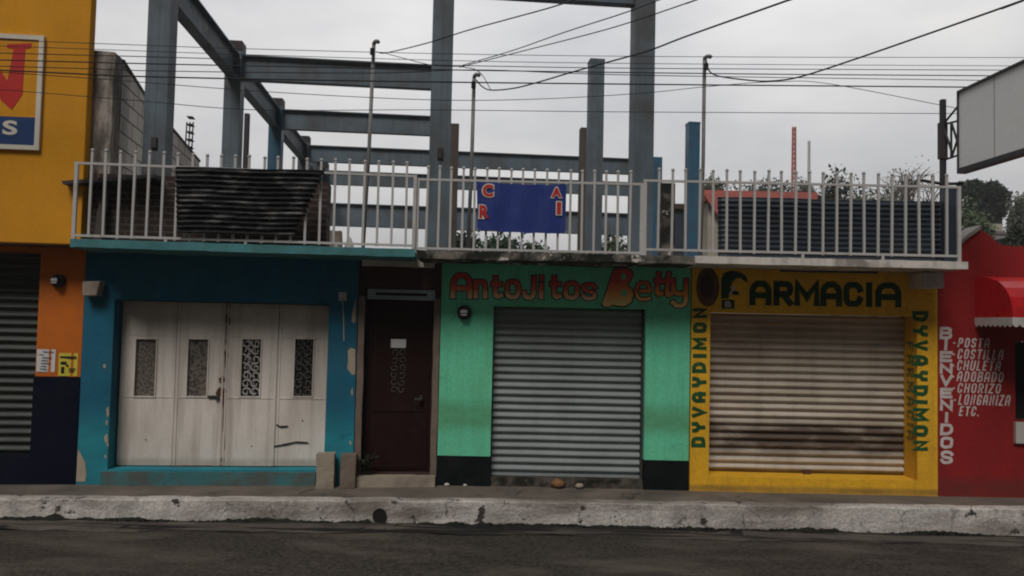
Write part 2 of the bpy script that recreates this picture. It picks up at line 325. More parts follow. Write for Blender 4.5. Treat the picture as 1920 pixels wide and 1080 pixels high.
# sign painter's strokes: polylines in a unit box, '*' marks a closed loop
_O = ['*', (0, .22), (0, .78), (.1, .92), (.3, 1), (.7, 1), (.9, .92), (1, .78), (1, .22), (.9, .08), (.7, 0), (.3, 0), (.1, .08)]
_S = [(1, .80), (.9, .93), (.72, 1), (.28, 1), (.07, .92), (0, .78), (.07, .62), (.25, .54), (.75, .46), (.93, .38), (1, .22), (.93, .08), (.72, 0), (.28, 0), (.1, .07), (0, .2)]
_C = [(1, .76), (.92, .91), (.72, 1), (.28, 1), (.08, .91), (0, .76), (0, .24), (.08, .09), (.28, 0), (.72, 0), (.92, .09), (1, .24)]
_P = [(0, 0), (0, 1), (.72, 1), (.93, .93), (1, .8), (1, .66), (.93, .52), (.72, .45), (0, .45)]
GL = {'A': [[(0, 0), (0, .66), (.1, .86), (.3, 1), (.7, 1), (.9, .86), (1, .66), (1, 0)], [(0, .38), (1, .38)]],
      'B': [[(.75, .52), (0, .52), (0, 1), (.72, 1), (.9, .94), (.95, .8), (.9, .6), (.75, .52)], [(0, .56), (0, 0), (.75, 0), (.93, .07), (1, .2), (1, .34), (.93, .46), (.75, .52)]],
      'C': [_C], 'D': [['*', (0, 0), (0, 1), (.6, 1), (.88, .9), (1, .7), (1, .3), (.88, .1), (.6, 0)]],
      'E': [[(1, 1), (0, 1), (0, 0), (1, 0)], [(0, .5), (.85, .5)]], 'F': [[(1, 1), (0, 1), (0, 0)], [(0, .5), (.8, .5)]],
      'G': [_C + [(1, .46), (.55, .46)]], 'H': [[(0, 0), (0, 1)], [(1, 0), (1, 1)], [(0, .5), (1, .5)]], 'I': [[(.5, 0), (.5, 1)]],
      'J': [[(1, 1), (1, .22), (.9, .07), (.72, 0), (.3, 0), (.1, .07), (0, .24)]], 'L': [[(0, 1), (0, 0), (1, 0)]], 'M': [[(0, 0), (0, 1), (.5, .3), (1, 1), (1, 0)]],
      'N': [[(0, 0), (0, 1), (1, 0), (1, 1)]], 'O': [_O], 'P': [_P], 'R': [_P, [(.5, .45), (1, 0)]], 'S': [_S], 'T': [[(0, 1), (1, 1)], [(.5, 1), (.5, 0)]],
      'U': [[(0, 1), (0, .22), (.1, .07), (.3, 0), (.7, 0), (.9, .07), (1, .22), (1, 1)]], 'V': [[(0, 1), (.5, 0), (1, 1)]], 'Y': [[(0, 1), (0, .72), (.5, .44), (1, .72), (1, 1)], [(.5, .46), (.5, 0)]],
      'Z': [[(0, 1), (1, 1), (0, 0), (1, 0)]], '.': [[(.2, 0), (.2, .02)]], 'o': [_O], 's': [_S],
      'n': [[(0, 0), (0, 1)], [(0, .74), (.12, .92), (.35, 1), (.7, 1), (.92, .9), (1, .7), (1, 0)]], 't': [[(.3, 1), (.3, .22), (.4, .06), (.62, 0), (1, .06)], [(0, .66), (.9, .66)]],
      'i': [[(.5, 0), (.5, .62)], [(.5, .93), (.5, 1)]], 'e': [[(.1, .5), (1, .5), (1, .72), (.9, .91), (.7, 1), (.3, 1), (.1, .91), (0, .74), (0, .26), (.1, .09), (.3, 0), (.75, 0), (1, .06)]],
      'y': [[(0, 1), (0, .68), (.1, .54), (.3, .48), (1, .48)], [(1, 1), (1, .22), (.9, .07), (.68, 0), (.25, 0), (0, .12)]]}
WID = {'I': .35, 'i': .35, 'M': 1.25, '.': .35, 'J': .85, 'L': .85, 'E': .88, 'A': 1.05}
def paint(mb, txt, box, d, wt, shear=0, rot=0, m=0, gap=.35, thick=.002, grow=0, wob=.0):
    s0, s1, z0, z1 = box; Wd, H = (s1 - s0, z1 - z0) if not rot else (z1 - z0, s1 - s0)
    tot = sum(WID.get(c, 1) for c in txt) + gap * (len(txt) - 1); unit = (Wd - shear * H) / tot; x = 0; lay = 0; rg = random.Random(len(txt) + int(abs(s0) * 97))
    for c in txt:
        cw = unit * WID.get(c, 1); iw = max(.0, cw - wt); ih = H - wt
        for st in GL[c]:
            closed = st[0] == '*'; pp = st[1:] if closed else st
            P_ = [Vector((x + wt / 2 + (a * iw if cw > wt else 0), wt / 2 + b * ih)) for a, b in pp]
            P_ = [Vector((p.x + shear * p.y + rg.uniform(-wob, wob) * wt, p.y + rg.uniform(-wob, wob) * wt)) for p in P_]
            n = len(P_); hw = wt / 2 + grow; Lf, Rt = [], []
            for i in range(n):
                a = P_[(i - 1) % n] if (closed or i > 0) else None; e = P_[(i + 1) % n] if (closed or i < n - 1) else None
                t1 = (P_[i] - a).normalized() if a is not None else None; t2 = (e - P_[i]).normalized() if e is not None else None
                if t1 is None: t1 = t2
                if t2 is None: t2 = t1
                n1, n2 = Vector((-t1.y, t1.x)), Vector((-t2.y, t2.x)); mt = n1 + n2; mt = mt.normalized() if mt.length > 1e-4 else n1
                k = hw / max(.5, mt.dot(n1)); q = P_[i]
                if not closed and i == 0: q = q - t1 * hw * .95
                if not closed and i == n - 1: q = q + t2 * hw * .95
                Lf.append(q + mt * k); Rt.append(q - mt * k)
            dd = d - .0001 - (lay % 4) * .00035; lay += 1
            def tr(p):
                if rot == 90: return (s0 + H - p.y, z0 + p.x)
                if rot == -90: return (s0 + p.y, z1 - p.x)
                return (s0 + p.x, z0 + p.y)
            vs = [];
            for i in range(n): a, b = tr(Lf[i]), tr(Rt[i]); vs += [(a[0], dd - thick, a[1]), (b[0], dd - thick, b[1]), (a[0], dd, a[1]), (b[0], dd, b[1])]
            fs = []
            for i in range(n if closed else n - 1):
                j = (i + 1) % n; fs += [(4 * i, 4 * i + 1, 4 * j + 1, 4 * j), (4 * i + 2, 4 * i, 4 * j, 4 * j + 2), (4 * i + 1, 4 * i + 3, 4 * j + 3, 4 * j + 1)]
            mb.add(vs, fs, m)
        x += cw + unit * gap
def pbox(fr, x0, y0, x1, y1, d=0):               # photo box -> (s0, s1, z0, z1)
    xm, ym = (x0 + x1) / 2, (y0 + y1) / 2
    return fr.S(x0, ym, d), fr.S(x1, ym, d), fr.Z(xm, y1, d), fr.Z(xm, y0, d)

# ------------------------------------------------------------------ ground, road, pavement
kerb_top = [onz(px, py, 0) for px, py in ((0, 935), (580, 938), (960, 941), (1440, 948), (1920, 955))]
kb = []
for p, (px, py) in zip(kerb_top, ((0, 972), (580, 980), (960, 987), (1440, 996), (1920, 1004))):
    r = ray(px, py); kb.append(CAM.z + r.z * (p.y - CAM.y) / r.y)
def lerp_tab(x, xs, ys):
    if x <= xs[0]: i = 0
    elif x >= xs[-1]: i = len(xs) - 2
    else: i = max(k for k in range(len(xs) - 1) if xs[k] <= x)
    t = (x - xs[i]) / (xs[i + 1] - xs[i]); return ys[i] + (ys[i + 1] - ys[i]) * t
KX = [p.x for p in kerb_top]; KYs = [p.y for p in kerb_top]
def kerb_y(x): return lerp_tab(max(-9, min(9, x)), KX, KYs)
_mx = sum(KX) / 5; _mz = sum(kb) / 5
_b = sum((x - _mx) * (z - _mz) for x, z in zip(KX, kb)) / sum((x - _mx) ** 2 for x in KX)
def road_z(x): return _mz + _b * (max(-14, min(14, x)) - _mx)
def smooth(t): t = max(0, min(1, t)); return t * t * (3 - 2 * t)
def ground_z(x, y): return -1.2 + 8 * smooth((y - 28) / 70) * (.55 + .45 * smooth((x + 10) / 50))

def sheet(name, xs, ys, zf, m, yf=None):
    mb = MB(); n = len(ys)
    vs = [(x, (yf(x, y) if yf else y), zf(x, (yf(x, y) if yf else y))) for x in xs for y in ys]
    fs = [(i * n + j, (i + 1) * n + j, (i + 1) * n + j + 1, i * n + j + 1) for i in range(len(xs) - 1) for j in range(n - 1)]
    o = mb.add(vs, fs).build(name, m, smooth=True); o['kind'] = 'structure'; return o
def span(a, b, n): return [a + (b - a) * i / n for i in range(n + 1)]
M['ground'] = mat('dry grassy ground', (.07, .075, .04), vscale=.1, var=.4, dirt=(.12, .10, .07), damt=.6, dscale=.3, bump=.3, bscale=2)
M['road'] = mat('asphalt', (.068, .056, .046), vscale=.7, var=.25, dirt=(.115, .096, .078), damt=.6, dscale=1.3, dlo=.5, dhi=.66, dstretch=(.5, 1.5, 1), bump=1.0, bscale=15, fine=.42, rough=.9, cracks=(.55, .012, .8, (.015, .013, .011)), chips=(.02, .018, .016), clo=.70, chscale=2.2)
M['walk'] = mat('worn pavement concrete', (.17, .142, .118), cracks=(1.1, .014, .9, (.03, .026, .022)), vscale=1.3, var=.25, dirt=(.06, .055, .05), damt=.7, dscale=1.7, bump=.5, bscale=35, fine=.15)
M['kerb'] = mat('worn white kerb paint', (.64, .605, .57), vscale=.5, var=.12, dirt=(.15, .125, .105), damt=.85, dscale=.9, dlo=.45, dhi=.58, dstretch=(.45, 1, 1.6), streak=.45, scol=(.10, .085, .07), sscale=(6, 6, 1.2), chips=(.05, .045, .04), clo=.605, chscale=4.2, bump=.9, bscale=24, fine=.2, cracks=(2.2, .026, .6, (.03, .027, .024)))
M['gutter'] = mat('gutter grime', (.10, .085, .072), vscale=2, var=.35, dirt=(.010, .009, .008), damt=1, dscale=1.7, dlo=.46, dhi=.54, dstretch=(.35, 3.2, 1), chips=(.012, .011, .010), clo=.58, chscale=1.8, bump=.8, bscale=30)
sheet('ground', [-400, -250, -150] + span(-90, 150, 40) + [250, 400], [-120, -80, -40] + span(10, 160, 30) + [250, 450], ground_z, M['ground'])
def rz(x, y): return road_z(x) + .012 * mnoise.noise(Vector((x * .8, y * 1.1, 3)))
sheet('road', [-70, -40] + span(-14, 14, 90) + [40, 70], [0, .02, .05, .09, .14, .2, .28, .4, .6, 1], rz, M['road'],
      yf=lambda x, t: kerb_y(x) + .03 + (-22 - kerb_y(x)) * t)
def gut_y(x, t):
    e = -.42 - .12 * mnoise.noise(Vector((x * 1.3, 0, 8))) - .04 * mnoise.noise(Vector((x * 5, 0, 8)))
    return kerb_y(x) + .03 + (e - .03) * t
sheet('gutter', span(-14, 14, 280), [0, .25, .5, .75, 1], lambda x, y: rz(x, y) + .004 + max(0, .02 * mnoise.noise(Vector((x * 2.2, y * 7, 1)))), M['gutter'], yf=gut_y)
# kerb: worn edge, swept along the street
mb = MB(); rings = []
for x in span(-14, 14, 420):
    y = kerb_y(x); q = lambda k: .014 * mnoise.noise(Vector((x * 2.5, k, 0))) + .008 * mnoise.noise(Vector((x * 9, k, 2)))
    z0 = road_z(x) - .1
    zt = .003 + q(6) * .5
    rings.append([(x, y + .16, z0), (x, y + .16, zt), (x, y + .02 + q(4), zt), (x, y + q(3), zt - .016 + q(9)), (x, y - .004 + q(2), zt * .5 + road_z(x) * .5), (x, y - .006 + q(1), z0)])
mb.loft(rings, 0, close=True); o = mb.build('kerb', M['kerb']); o['kind'] = 'structure'
def walk_y(x, t): return kerb_y(x) + .14 + (.5 - kerb_y(x)) * t
sheet('pavement', span(-14, 14, 120), [0, .25, .5, .75, 1], lambda x, y: .001 + .006 * mnoise.noise(Vector((x * 1.4, y * 2, 3))), M['walk'], yf=walk_y)

# grass and weeds along the foot of the kerb
M['weed'] = mat('dark gutter weed', (.012, .013, .008), var=.4, vscale=9, bump=0)
mb = MB(); rnd = random.Random(3)
n_ = 900; mv = []                                # ragged moss strip on the foot of the kerb
for i in range(n_ + 1):
    x = -7 + 14.2 * i / n_; h = max(.004, .026 + .05 * mnoise.noise(Vector((x * 1.3, 7, 0))) + .035 * mnoise.noise(Vector((x * 6, 3, 0))) + .02 * mnoise.noise(Vector((x * 19, 3, 0)))); z = road_z(x) - .02; y = kerb_y(x)
    mv += [(x, y - .05 - .03 * mnoise.noise(Vector((x * 5, 9, 0))), z + .02), (x, y - .034, z + .03 + h * .5), (x, y - .022, z + .02 + h)]
mb.add(mv, [(3 * i + k, 3 * i + 3 + k, 3 * i + 4 + k, 3 * i + 1 + k) for i in range(n_) for k in (0, 1)])
for i in range(4200):
    x = rnd.uniform(-6.5, 6.8)
    den = mnoise.noise(Vector((x * 1.1, 4, 0))) + .6 * mnoise.noise(Vector((x * 4, 1, 0))) + (.25 if .3 < x < 3.4 else 0)
    if den < .02: continue
    y = kerb_y(x) - rnd.uniform(.0, .05); z = road_z(x) - .01; h = rnd.uniform(.012, .032) * (1 + min(1.2, max(0, den)))
    a = rnd.uniform(0, 6.28); dx, dy = math.cos(a) * .012, math.sin(a) * .012
    lx, ly = rnd.uniform(-.03, .03), rnd.uniform(-.03, .01)
    mb.add([(x - dx, y - dy, z), (x + dx, y + dy, z), (x + lx + dx * .4, y + ly, z + h), (x + lx - dx * .4, y + ly, z + h)], [(0, 1, 2, 3)])
tag(mb.build('gutter_weeds', M['weed']), 'low dark weeds and moss along the foot of the white kerb', 'weeds', kind='stuff')

# ------------------------------------------------------------------ wall helper
def wall(mb, s0, s1, z0, z1, opens, d0=0., d1=.35, m=0):
    """front wall with rectangular openings, as butted blocks"""
    opens = [(max(s0, o[0]), min(s1, o[1]), max(z0, o[2]), min(z1, o[3])) for o in opens]; opens = [o for o in opens if o[0] < o[1] and o[2] < o[3]]
    xs = sorted({s0, s1, *[o[0] for o in opens], *[o[1] for o in opens]}); zs = sorted({z0, z1, *[o[2] for o in opens], *[o[3] for o in opens]})
    vid = {}
    solid = lambda i, k: 0 <= i < len(xs) - 1 and 0 <= k < len(zs) - 1 and not any(o[0] <= (xs[i] + xs[i + 1]) / 2 <= o[1] and o[2] <= (zs[k] + zs[k + 1]) / 2 <= o[3] for o in opens)
    for i in range(len(xs) - 1):
        for k in range(len(zs) - 1):
            if not solid(i, k): continue
            a, b, c, e = xs[i], xs[i + 1], zs[k], zs[k + 1]
            mb.add([(a, d0, c), (b, d0, c), (b, d0, e), (a, d0, e)], [(0, 1, 2, 3)], m)
            mb.add([(a, d1, c), (b, d1, c), (b, d1, e), (a, d1, e)], [(3, 2, 1, 0)], m)
            if not solid(i - 1, k): mb.add([(a, d0, c), (a, d0, e), (a, d1, e), (a, d1, c)], [(0, 1, 2, 3)], m)
            if not solid(i + 1, k): mb.add([(b, d0, c), (b, d1, c), (b, d1, e), (b, d0, e)], [(0, 1, 2, 3)], m)
            if not solid(i, k - 1): mb.add([(a, d0, c), (a, d1, c), (b, d1, c), (b, d0, c)], [(0, 1, 2, 3)], m)
            if not solid(i, k + 1): mb.add([(a, d0, e), (b, d0, e), (b, d1, e), (a, d1, e)], [(0, 1, 2, 3)], m)
    return mb
def shutter(mb, s0, s1, z0, z1, d, n, depth=.042, m=0):
    """interlocking curved slats: a rounded belly and a sharp groove to each"""
    p = (z1 - z0) / n; prof = []
    for k in range(n):
        b = z0 + k * p
        prof += [(d + depth, b), (d + depth * .98, b + p * .10), (d + depth * .45, b + p * .30), (d + depth * .05, b + p * .44), (d, b + p * .54), (d + depth * .12, b + p * .68), (d + depth * .42, b + p * .84), (d + depth * .8, b + p * .96)]
    prof.append((d + depth, z1)); n_ = len(prof); seg = 14
    vs = []; ss = span(s0, s1, seg)
    for s in ss:
        for (y, z) in prof: vs.append((s, y + .004 * mnoise.noise(Vector((s * 2, 0, z * 3))), z + .003 * mnoise.noise(Vector((s * 1.5, z * 2, 4)))))
    fs = [(i * n_ + j, (i + 1) * n_ + j, (i + 1) * n_ + j + 1, i * n_ + j + 1) for i in range(seg) for j in range(n_ - 1)]
    mb.add(vs, fs, m)
    mb.box(s0, s1, d + depth + .02, d + depth + .04, z0, z1, m)
SLAB_T, SLAB_B, OVER = 2.855, 2.762, .75
BACK = 13.5

# ------------------------------------------------------------------ yellow building at the left
s_r = LF.S(152, 680); s_sh = LF.S(67, 680); s_l = s_r - 4.2
yb = thing('corner_shop', 'yellow building with orange pilaster, navy base and a dark roller shutter at the left', 'building', LF, ((s_r + s_l) / 2, 0, 0))
z_pl = LF.Z(110, 706); z_so = LF.Z(60, 456, -.45)
z_sh = LF.Z(30, 857)
mb = MB(); wall(mb, s_l, s_r, z_pl, z_so, [(s_l + .4, s_sh, 0, 2.75)], 0, .3); mb.build('lower_wall', M['orange'], yb)
mb = MB(); wall(mb, s_l, s_r + .0, 0, z_pl, [(s_l + .4, s_sh - .012, z_sh, 3)], -.012, .3); mb.build('plinth', M['navy'], yb)
mb = MB(); shutter(mb, s_l + .4, s_sh, z_sh + .01, 2.74, .14, 24); mb.build('roller_shutter', M['shutter_dark'], yb)
s_ur = LF.S(158, 300, -.45)
mb = MB(); mb.box(s_l, s_ur, -.45, -.31, z_so, 7.2); mb.build('upper_wall', M['yellow_up'], yb, bevel=.01)
mb = MB(); mb.box(s_l, s_ur - .35, -.308, 8, z_so + .01, 4.6); mb.build('upper_storey', M['concrete'], yb)
# sign panel with the visible end of its writing
sg = thing('shop_sign', 'square yellow sign board with red letter, blue band and cream frame on the yellow wall', 'sign', LF, (LF.S(0, 170, -.45), -.45, LF.Z(0, 270, -.45)))
D = -.455
b = pbox(LF, -190, 70, 72, 269, D)
mb = MB(); mb.box(b[0], b[1], D - .025, D, b[2], b[3]); mb.build('panel', M['yellow_up'], sg)
mb = MB(); t = .052
mb.box(b[0] - t, b[1] + t, D - .04, D, b[3], b[3] + t); mb.box(b[0] - t, b[1] + t, D - .04, D, b[2] - t, b[2])
mb.box(b[0] - t, b[0], D - .04, D, b[2], b[3]); mb.box(b[1], b[1] + t, D - .04, D, b[2], b[3]); mb.build('frame', M['sign_white'], sg)
bb = pbox(LF, -190, 216, 70, 267, D)
mb = MB(); mb.box(b[0], b[1], D - .028, D - .0251, b[2], bb[3]); mb.build('band', M['sign_navy'], sg)
mb = MB(); letters(mb, 'S', pbox(LF, 5, 226, 33, 253, D - .028), D - .0285, bold=.03)
mb.build('small_letter', M['sign_white'], sg)
mb = MB(); P = lambda x, y: LF.at(x, y, D - .025)
mb.prism([P(x, y) for x, y in ((13, 83), (60, 81), (58, 90), (48, 92), (42, 178), (22, 206), (2, 188), (-38, 108), (-44, 205), (-68, 205), (-60, 92), (-68, 88), (-66, 80), (-32, 81), (14, 152), (26, 92), (14, 90))], D - .029, D - .0252)
mb.build('red_letter', M['sign_red'], sg)
# meter and papers
def meter(fr, px, py, r_px, label, d=0.):
    s, z = fr.at(px, py, d); r = r_px * 9.5 / FPX
    t = thing('electric_meter', label, 'electric meter', fr, (s, d, z), 'electric meters on the walls')
    mb = MB(); ring = lambda rr, dd: [(s + rr * math.cos(a), dd, z + rr * math.sin(a)) for a in [2 * math.pi * k / 20 for k in range(20)]]
    mb.loft([ring(r, d), ring(r, d - .05), ring(r * .92, d - .06), ring(r * .7, d - .062)][::-1]); mb.build('base', M['plastic_black'], t, smooth=False)
    mb = MB(); mb.loft([ring(r * .68, d - .0625), ring(r * .66, d - .11), ring(r * .55, d - .125), ring(r * .2, d - .13)][::-1]); g = mb.build('glass_cover', M['plastic_black'], t, smooth=True)
    mb = MB(); mb.add([(s - r * .5, d - .131, z - r * .06), (s + r * .45, d - .131, z - r * .06), (s + r * .42, d - .131, z + r * .34), (s - r * .42, d - .131, z + r * .34)], [(0, 1, 2, 3)])
    mb.box(s - r * .38, s + r * .38, d - .1335, d - .1312, z - r * .4, z - r * .2); mb.build('dial', M['glass_meter'], t)
    return t
meter(LF, 111, 527, 12, 'small round electric meter on the orange pilaster, high up')
meter(RF, 871, 586, 14, 'black round electric meter on the green wall under the red lettering')
def poster(name, x0, y0, x1, y1, m, label):
    b = pbox(LF, x0, y0, x1, y1); t = thing(name, label, 'notice', LF, ((b[0] + b[1]) / 2, 0, b[2]), 'notices on the orange pilaster')
    mb = MB(); n = 6
    vs = [(b[0] + (b[1] - b[0]) * i / n, -.004 - .005 * math.sin(i * 1.1), z) for i in range(n + 1) for z in (b[2], b[3])]
    vs += [(x, y + .003, z) for x, y, z in vs]; k = 2 * (n + 1)
    mb.add(vs, [(2 * i, 2 * i + 2, 2 * i + 3, 2 * i + 1) for i in range(n)] + [(k + 2 * i, k + 2 * i + 1, k + 2 * i + 3, k + 2 * i + 2) for i in range(n)]); mb.build('paper', m, t)
    return t, b
t, b = poster('notice', 69, 655, 104, 697, M['paper'], 'white printed notice pasted on the orange pilaster')
mb = MB(); rnd = random.Random(2)
for k in range(7):
    z = b[3] - .025 - k * .034; a = b[0] + .02 + rnd.uniform(0, .05); mb.box(a, a + rnd.uniform(.05, .13), -.0125, -.0105, z - .008, z)
mb.build('print', M['ink'], t)
t, b = poster('notice', 110, 662, 146, 705, M['paper_y'], 'yellow notice with black pictogram pasted on the orange pilaster')
mb = MB(); w_ = b[1] - b[0]; h_ = b[3] - b[2]; q = lambda a, c, e, f: mb.box(b[0] + w_ * a, b[0] + w_ * c, -.0125, -.0105, b[2] + h_ * e, b[2] + h_ * f)
q(.08, .92, .78, .86); q(.12, .42, .50, .63); q(.40, .52, .42, .50); q(.16, .32, .12, .40); q(.55, .9, .30, .34); q(.55, .85, .2, .24); mb.build('print', M['ink_k'], t)

# ------------------------------------------------------------------ blue shop with the white folding gate
s0, s1 = s_r, LF.S(667, 700); g0, g1 = LF.S(208, 725), LF.S(612, 725); gz0, gz1 = LF.Z(400, 881), LF.Z(420, 566)
bs = thing('blue_shop', 'teal blue shop front with a dirty white four panel gate', 'building', LF, ((s0 + s1) / 2, 0, 0))
mb = MB(); wall(mb, s0 + .003, s1, 0, SLAB_B, [(g0 - .0, g1, gz0 - .0, gz1)], 0, .35); mb.build('wall', M['blue'], bs, bevel=.006)
mb = MB(); mb.rough(g0 - .06, LF.S(592, 893), -.05, -.002, .0, gz0 - .02, .07, .008, 3); mb.build('sill', mat('grimy teal sill', (.05, .17, .18), dirt=(.09, .085, .075), damt=.8, dscale=3, dlo=.45, dhi=.6), bs)
# bare plaster where the paint has come off
mb = MB(); P = lambda x, y: LF.at(x, y)
mb.prism([P(x, y) for x, y in ((652, 657), (658, 652), (666, 655), (666, 702), (660, 703), (655, 696), (651, 690), (653, 675))], -.0035, -.0005)
mb.prism([P(x, y) for x, y in ((667, 560), (661, 585), (659, 602), (663, 606), (667, 603))], -.0035, -.0005)
mb.prism([P(x, y) for x, y in ((146, 842), (152, 852), (160, 868), (162, 890), (160, 903), (143, 903))], -.0035, -.0005)
mb.prism([P(x, y) for x, y in ((193, 684), (197, 682), (199, 689), (195, 691))], -.0035, -.0005)
for (x, y, w_, h_) in ((202, 772, 3, 11), (200, 792, 2, 6), (199, 822, 4, 9), (202, 833, 2, 5), (198, 856, 2, 4), (660, 735, 2, 8), (657, 830, 2, 5)):
    mb.prism([P(x - w_, y - h_ * .4), P(x + w_ * .5, y - h_), P(x + w_, y + h_ * .5), P(x - w_ * .3, y + h_)], -.0035, -.0005)
build_each(mb, 'bare_patch', mat('bare cream plaster', (.42, .36, .26), dirt=(.2, .16, .12), damt=.6), bs)
mb = MB(); mb.prism([P(x, y) for x, y in ((165, 529), (199, 528), (192, 555), (165, 556))], -.16, 0); mb.build('beam_stub', M['concrete_tan'], bs, bevel=.012)
# slab
mb = MB(); ss0, ss1 = LF.S(131, 455, -OVER), LF.S(778, 470, -OVER)
mb.rough(ss0, ss1, -OVER, .02, SLAB_B, SLAB_T, .09, .007, 1); mb.build('balcony_slab', M['teal'], bs)
mb = MB(); mb.box(s_r - .3, LF.S(800, 470), .02, BACK, SLAB_B + .004, SLAB_T - .005); mb.build('roof_deck', M['concrete'], bs)
mb = MB(); mb.box(s0 + .01, s1 - .02, BACK - .3, BACK - .02, 0, SLAB_B); mb.build('back_wall', M['concrete'], bs)
mb = MB(); mb.box(s0 + .01, s1 - .005, .36, .40, 0, SLAB_B - .003); mb.build('dark_backing', M['dark_in'], bs)  # dark backing added to stop sky light leaking through the gate gaps
# gate: two leaves of two panels
DG = .20; mid = LF.S(420, 725, DG); G0, G1 = g0 + .012, g1 - .012
q1, q2 = LF.S(330, 700, DG), LF.S(520, 700, DG)
zt, zb = gz1 - .012, gz0 + .012; zc1, zc2 = LF.Z(420, 631, DG), LF.Z(420, 746, DG)
wins = [(253, 291), (352, 389), (453, 488), (552, 586)]
panels = [(G0, q1), (q1, mid), (mid, q2), (q2, G1)]
for i, (a, c) in enumerate(panels):
    x0, x1 = wins[i]; w0, w1 = LF.S(x0, 690, DG), LF.S(x1, 690, DG); wz0, wz1 = LF.Z((x0 + x1) / 2, 743, DG), LF.Z((x0 + x1) / 2, 636, DG)
    mb = MB(); gap = .002
    wall(mb, a + gap, c - gap, zb, zt, [(w0, w1, wz0, wz1)], DG + (.012 if i in (0, 3) else 0), DG + .05)
    f = DG + (.012 if i in (0, 3) else 0)
    for z in (zc1, zc2): mb.box(a + .012, c - .012, f - .006, f, z - .006, z + .006)          # seams of the sheet
    for x in (a + .012, c - .032): mb.box(x, x + .02, f - .008, f, zb + .004, zt - .004)
    lf = mb.build('gate_panel', M['gate'], bs)
    fr_ = MB(); t = .014
    fr_.box(w0 - t, w1 + t, f - .013, f - .0005, wz1, wz1 + t); fr_.box(w0 - t, w1 + t, f - .013, f - .0005, wz0 - t, wz0)
    fr_.box(w0 - t, w0, f - .013, f - .0005, wz0, wz1); fr_.box(w1, w1 + t, f - .013, f - .0005, wz0, wz1); fr_.build('window_frame', M['gate'], lf)
    pn = MB(); pn.box(w0 + .001, w1 - .001, f + .025, f + .035, wz0 + .001, wz1 - .001); pn.build('window_pane', M['frosted'] if i < 2 else M['dark_in'], lf)
    if i >= 2:
        gr = MB(); rnd = random.Random(i)
        for r_ in range(7):
            for cc in range(2):
                cx, cz = w0 + (w1 - w0) * (.27 + .46 * cc), wz0 + (wz1 - wz0) * (r_ + .5) / 7; R_ = (w1 - w0) * .24
                a0 = rnd.uniform(0, 6.3); pts = []
                for k in range(12):
                    an = a0 + k * .55; rr = R_ * (1.1 - .065 * k); pts.append((cx + rr * math.cos(an), f + .012, cz + rr * math.sin(an)))
                gr.tube(pts, .011 if i == 2 else .009, 5)
        for k in range(1, 3): gr.tube([(w0 + (w1 - w0) * k / 3, f + .018, wz0), (w0 + (w1 - w0) * k / 3, f + .018, wz1)], .006, 4)
        gr.build('window_grille', M['grille_w'] if i == 2 else M['grille_k'], lf)
# rust, latch and scratches on the gate
mb = MB(); P = lambda x, y: LF.at(x, y, DG - .004); rnd = random.Random(5)
def blotch(mb, x, y, rx, ry, d0, d1, fr=LF):
    n = 9; mb.prism([fr.at(x + rx * rnd.uniform(.55, 1.15) * math.cos(6.283 * k / n), y + ry * rnd.uniform(.55, 1.15) * math.sin(6.283 * k / n), d0) for k in range(n)], d0, d1)
for x, y, rx, ry in ((427, 597, 4, 10), (425, 643, 3, 5), (423, 680, 2, 12), (416, 712, 6, 6), (411, 735, 5, 7), (421, 733, 4, 5), (426, 620, 2, 14), (424, 665, 2.5, 10), (419, 750, 2, 14), (500, 876, 14, 1.4), (400, 745, 12, 3), (417, 862, 3, 6), (416, 876, 3, 4), (360, 874, 30, 1.6), (300, 876, 18, 1.3), (470, 876, 26, 1.4), (428, 572, 3, 8), (419, 790, 1.5, 20), (420, 830, 1.5, 16)):
    blotch(mb, x, y, rx * 1.5, ry * 1.3, DG - .003, DG - .0005)
build_each(mb, 'rust_patch', M['rust'], bs)
mb = MB()
for pts in ([(518, 797), (526, 800), (540, 799)], [(519, 796), (521, 799)], [(510, 838), (530, 834), (555, 829), (578, 830)], [(511, 837), (514, 836)]):
    for k in range(len(pts) - 1):
        (xa, ya), (xb, yb_) = pts[k], pts[k + 1]
        mb.prism([LF.at(xa, ya - 1.6, DG - .002), LF.at(xb, yb_ - 1.2, DG - .002), LF.at(xb, yb_ + 1.2, DG - .002), LF.at(xa, ya + 1.6, DG - .002)], DG - .003 - k * .0004, DG - .0005)
for x, y, r_ in ((366, 641, 4), (472, 837, 1.5), (273, 824, 1.5), (567, 788, 2)): blotch(mb, x, y, r_, 1.6, DG - .003, DG - .0005)
build_each(mb, 'scratch', M['ink_k'], bs)
mb = MB(); a = P(398, 744); mb.box(a[0] - .05, a[0] + .05, DG - .025, DG - .004, a[1] - .012, a[1] + .012); mb.box(a[0] + .04, a[0] + .085, DG - .04, DG - .004, a[1] - .03, a[1] + .02); mb.build('latch', M['steel_dark'], bs, bevel=.003)
a = LF.at(643, 556); mb = MB(); mb.box(a[0] - .045, a[0] + .045, -.05, 0, a[1] - .05, a[1] + .05); mb.box(a[0] - .02, a[0] + .02, -.054, -.0501, a[1] - .025, a[1] + .025)
mb.tube([(a[0], -.02, a[1] - .05), (a[0] + .02, -.015, a[1] - .3), (a[0] + .03, -.012, a[1] - .55)], .006, 5)
single('junction_box', mb, M['pale_conc'], 'small pale junction box on the blue wall beside the gate', 'electrical box', LF, (a[0], 0, a[1] - .05), bevel=.004)

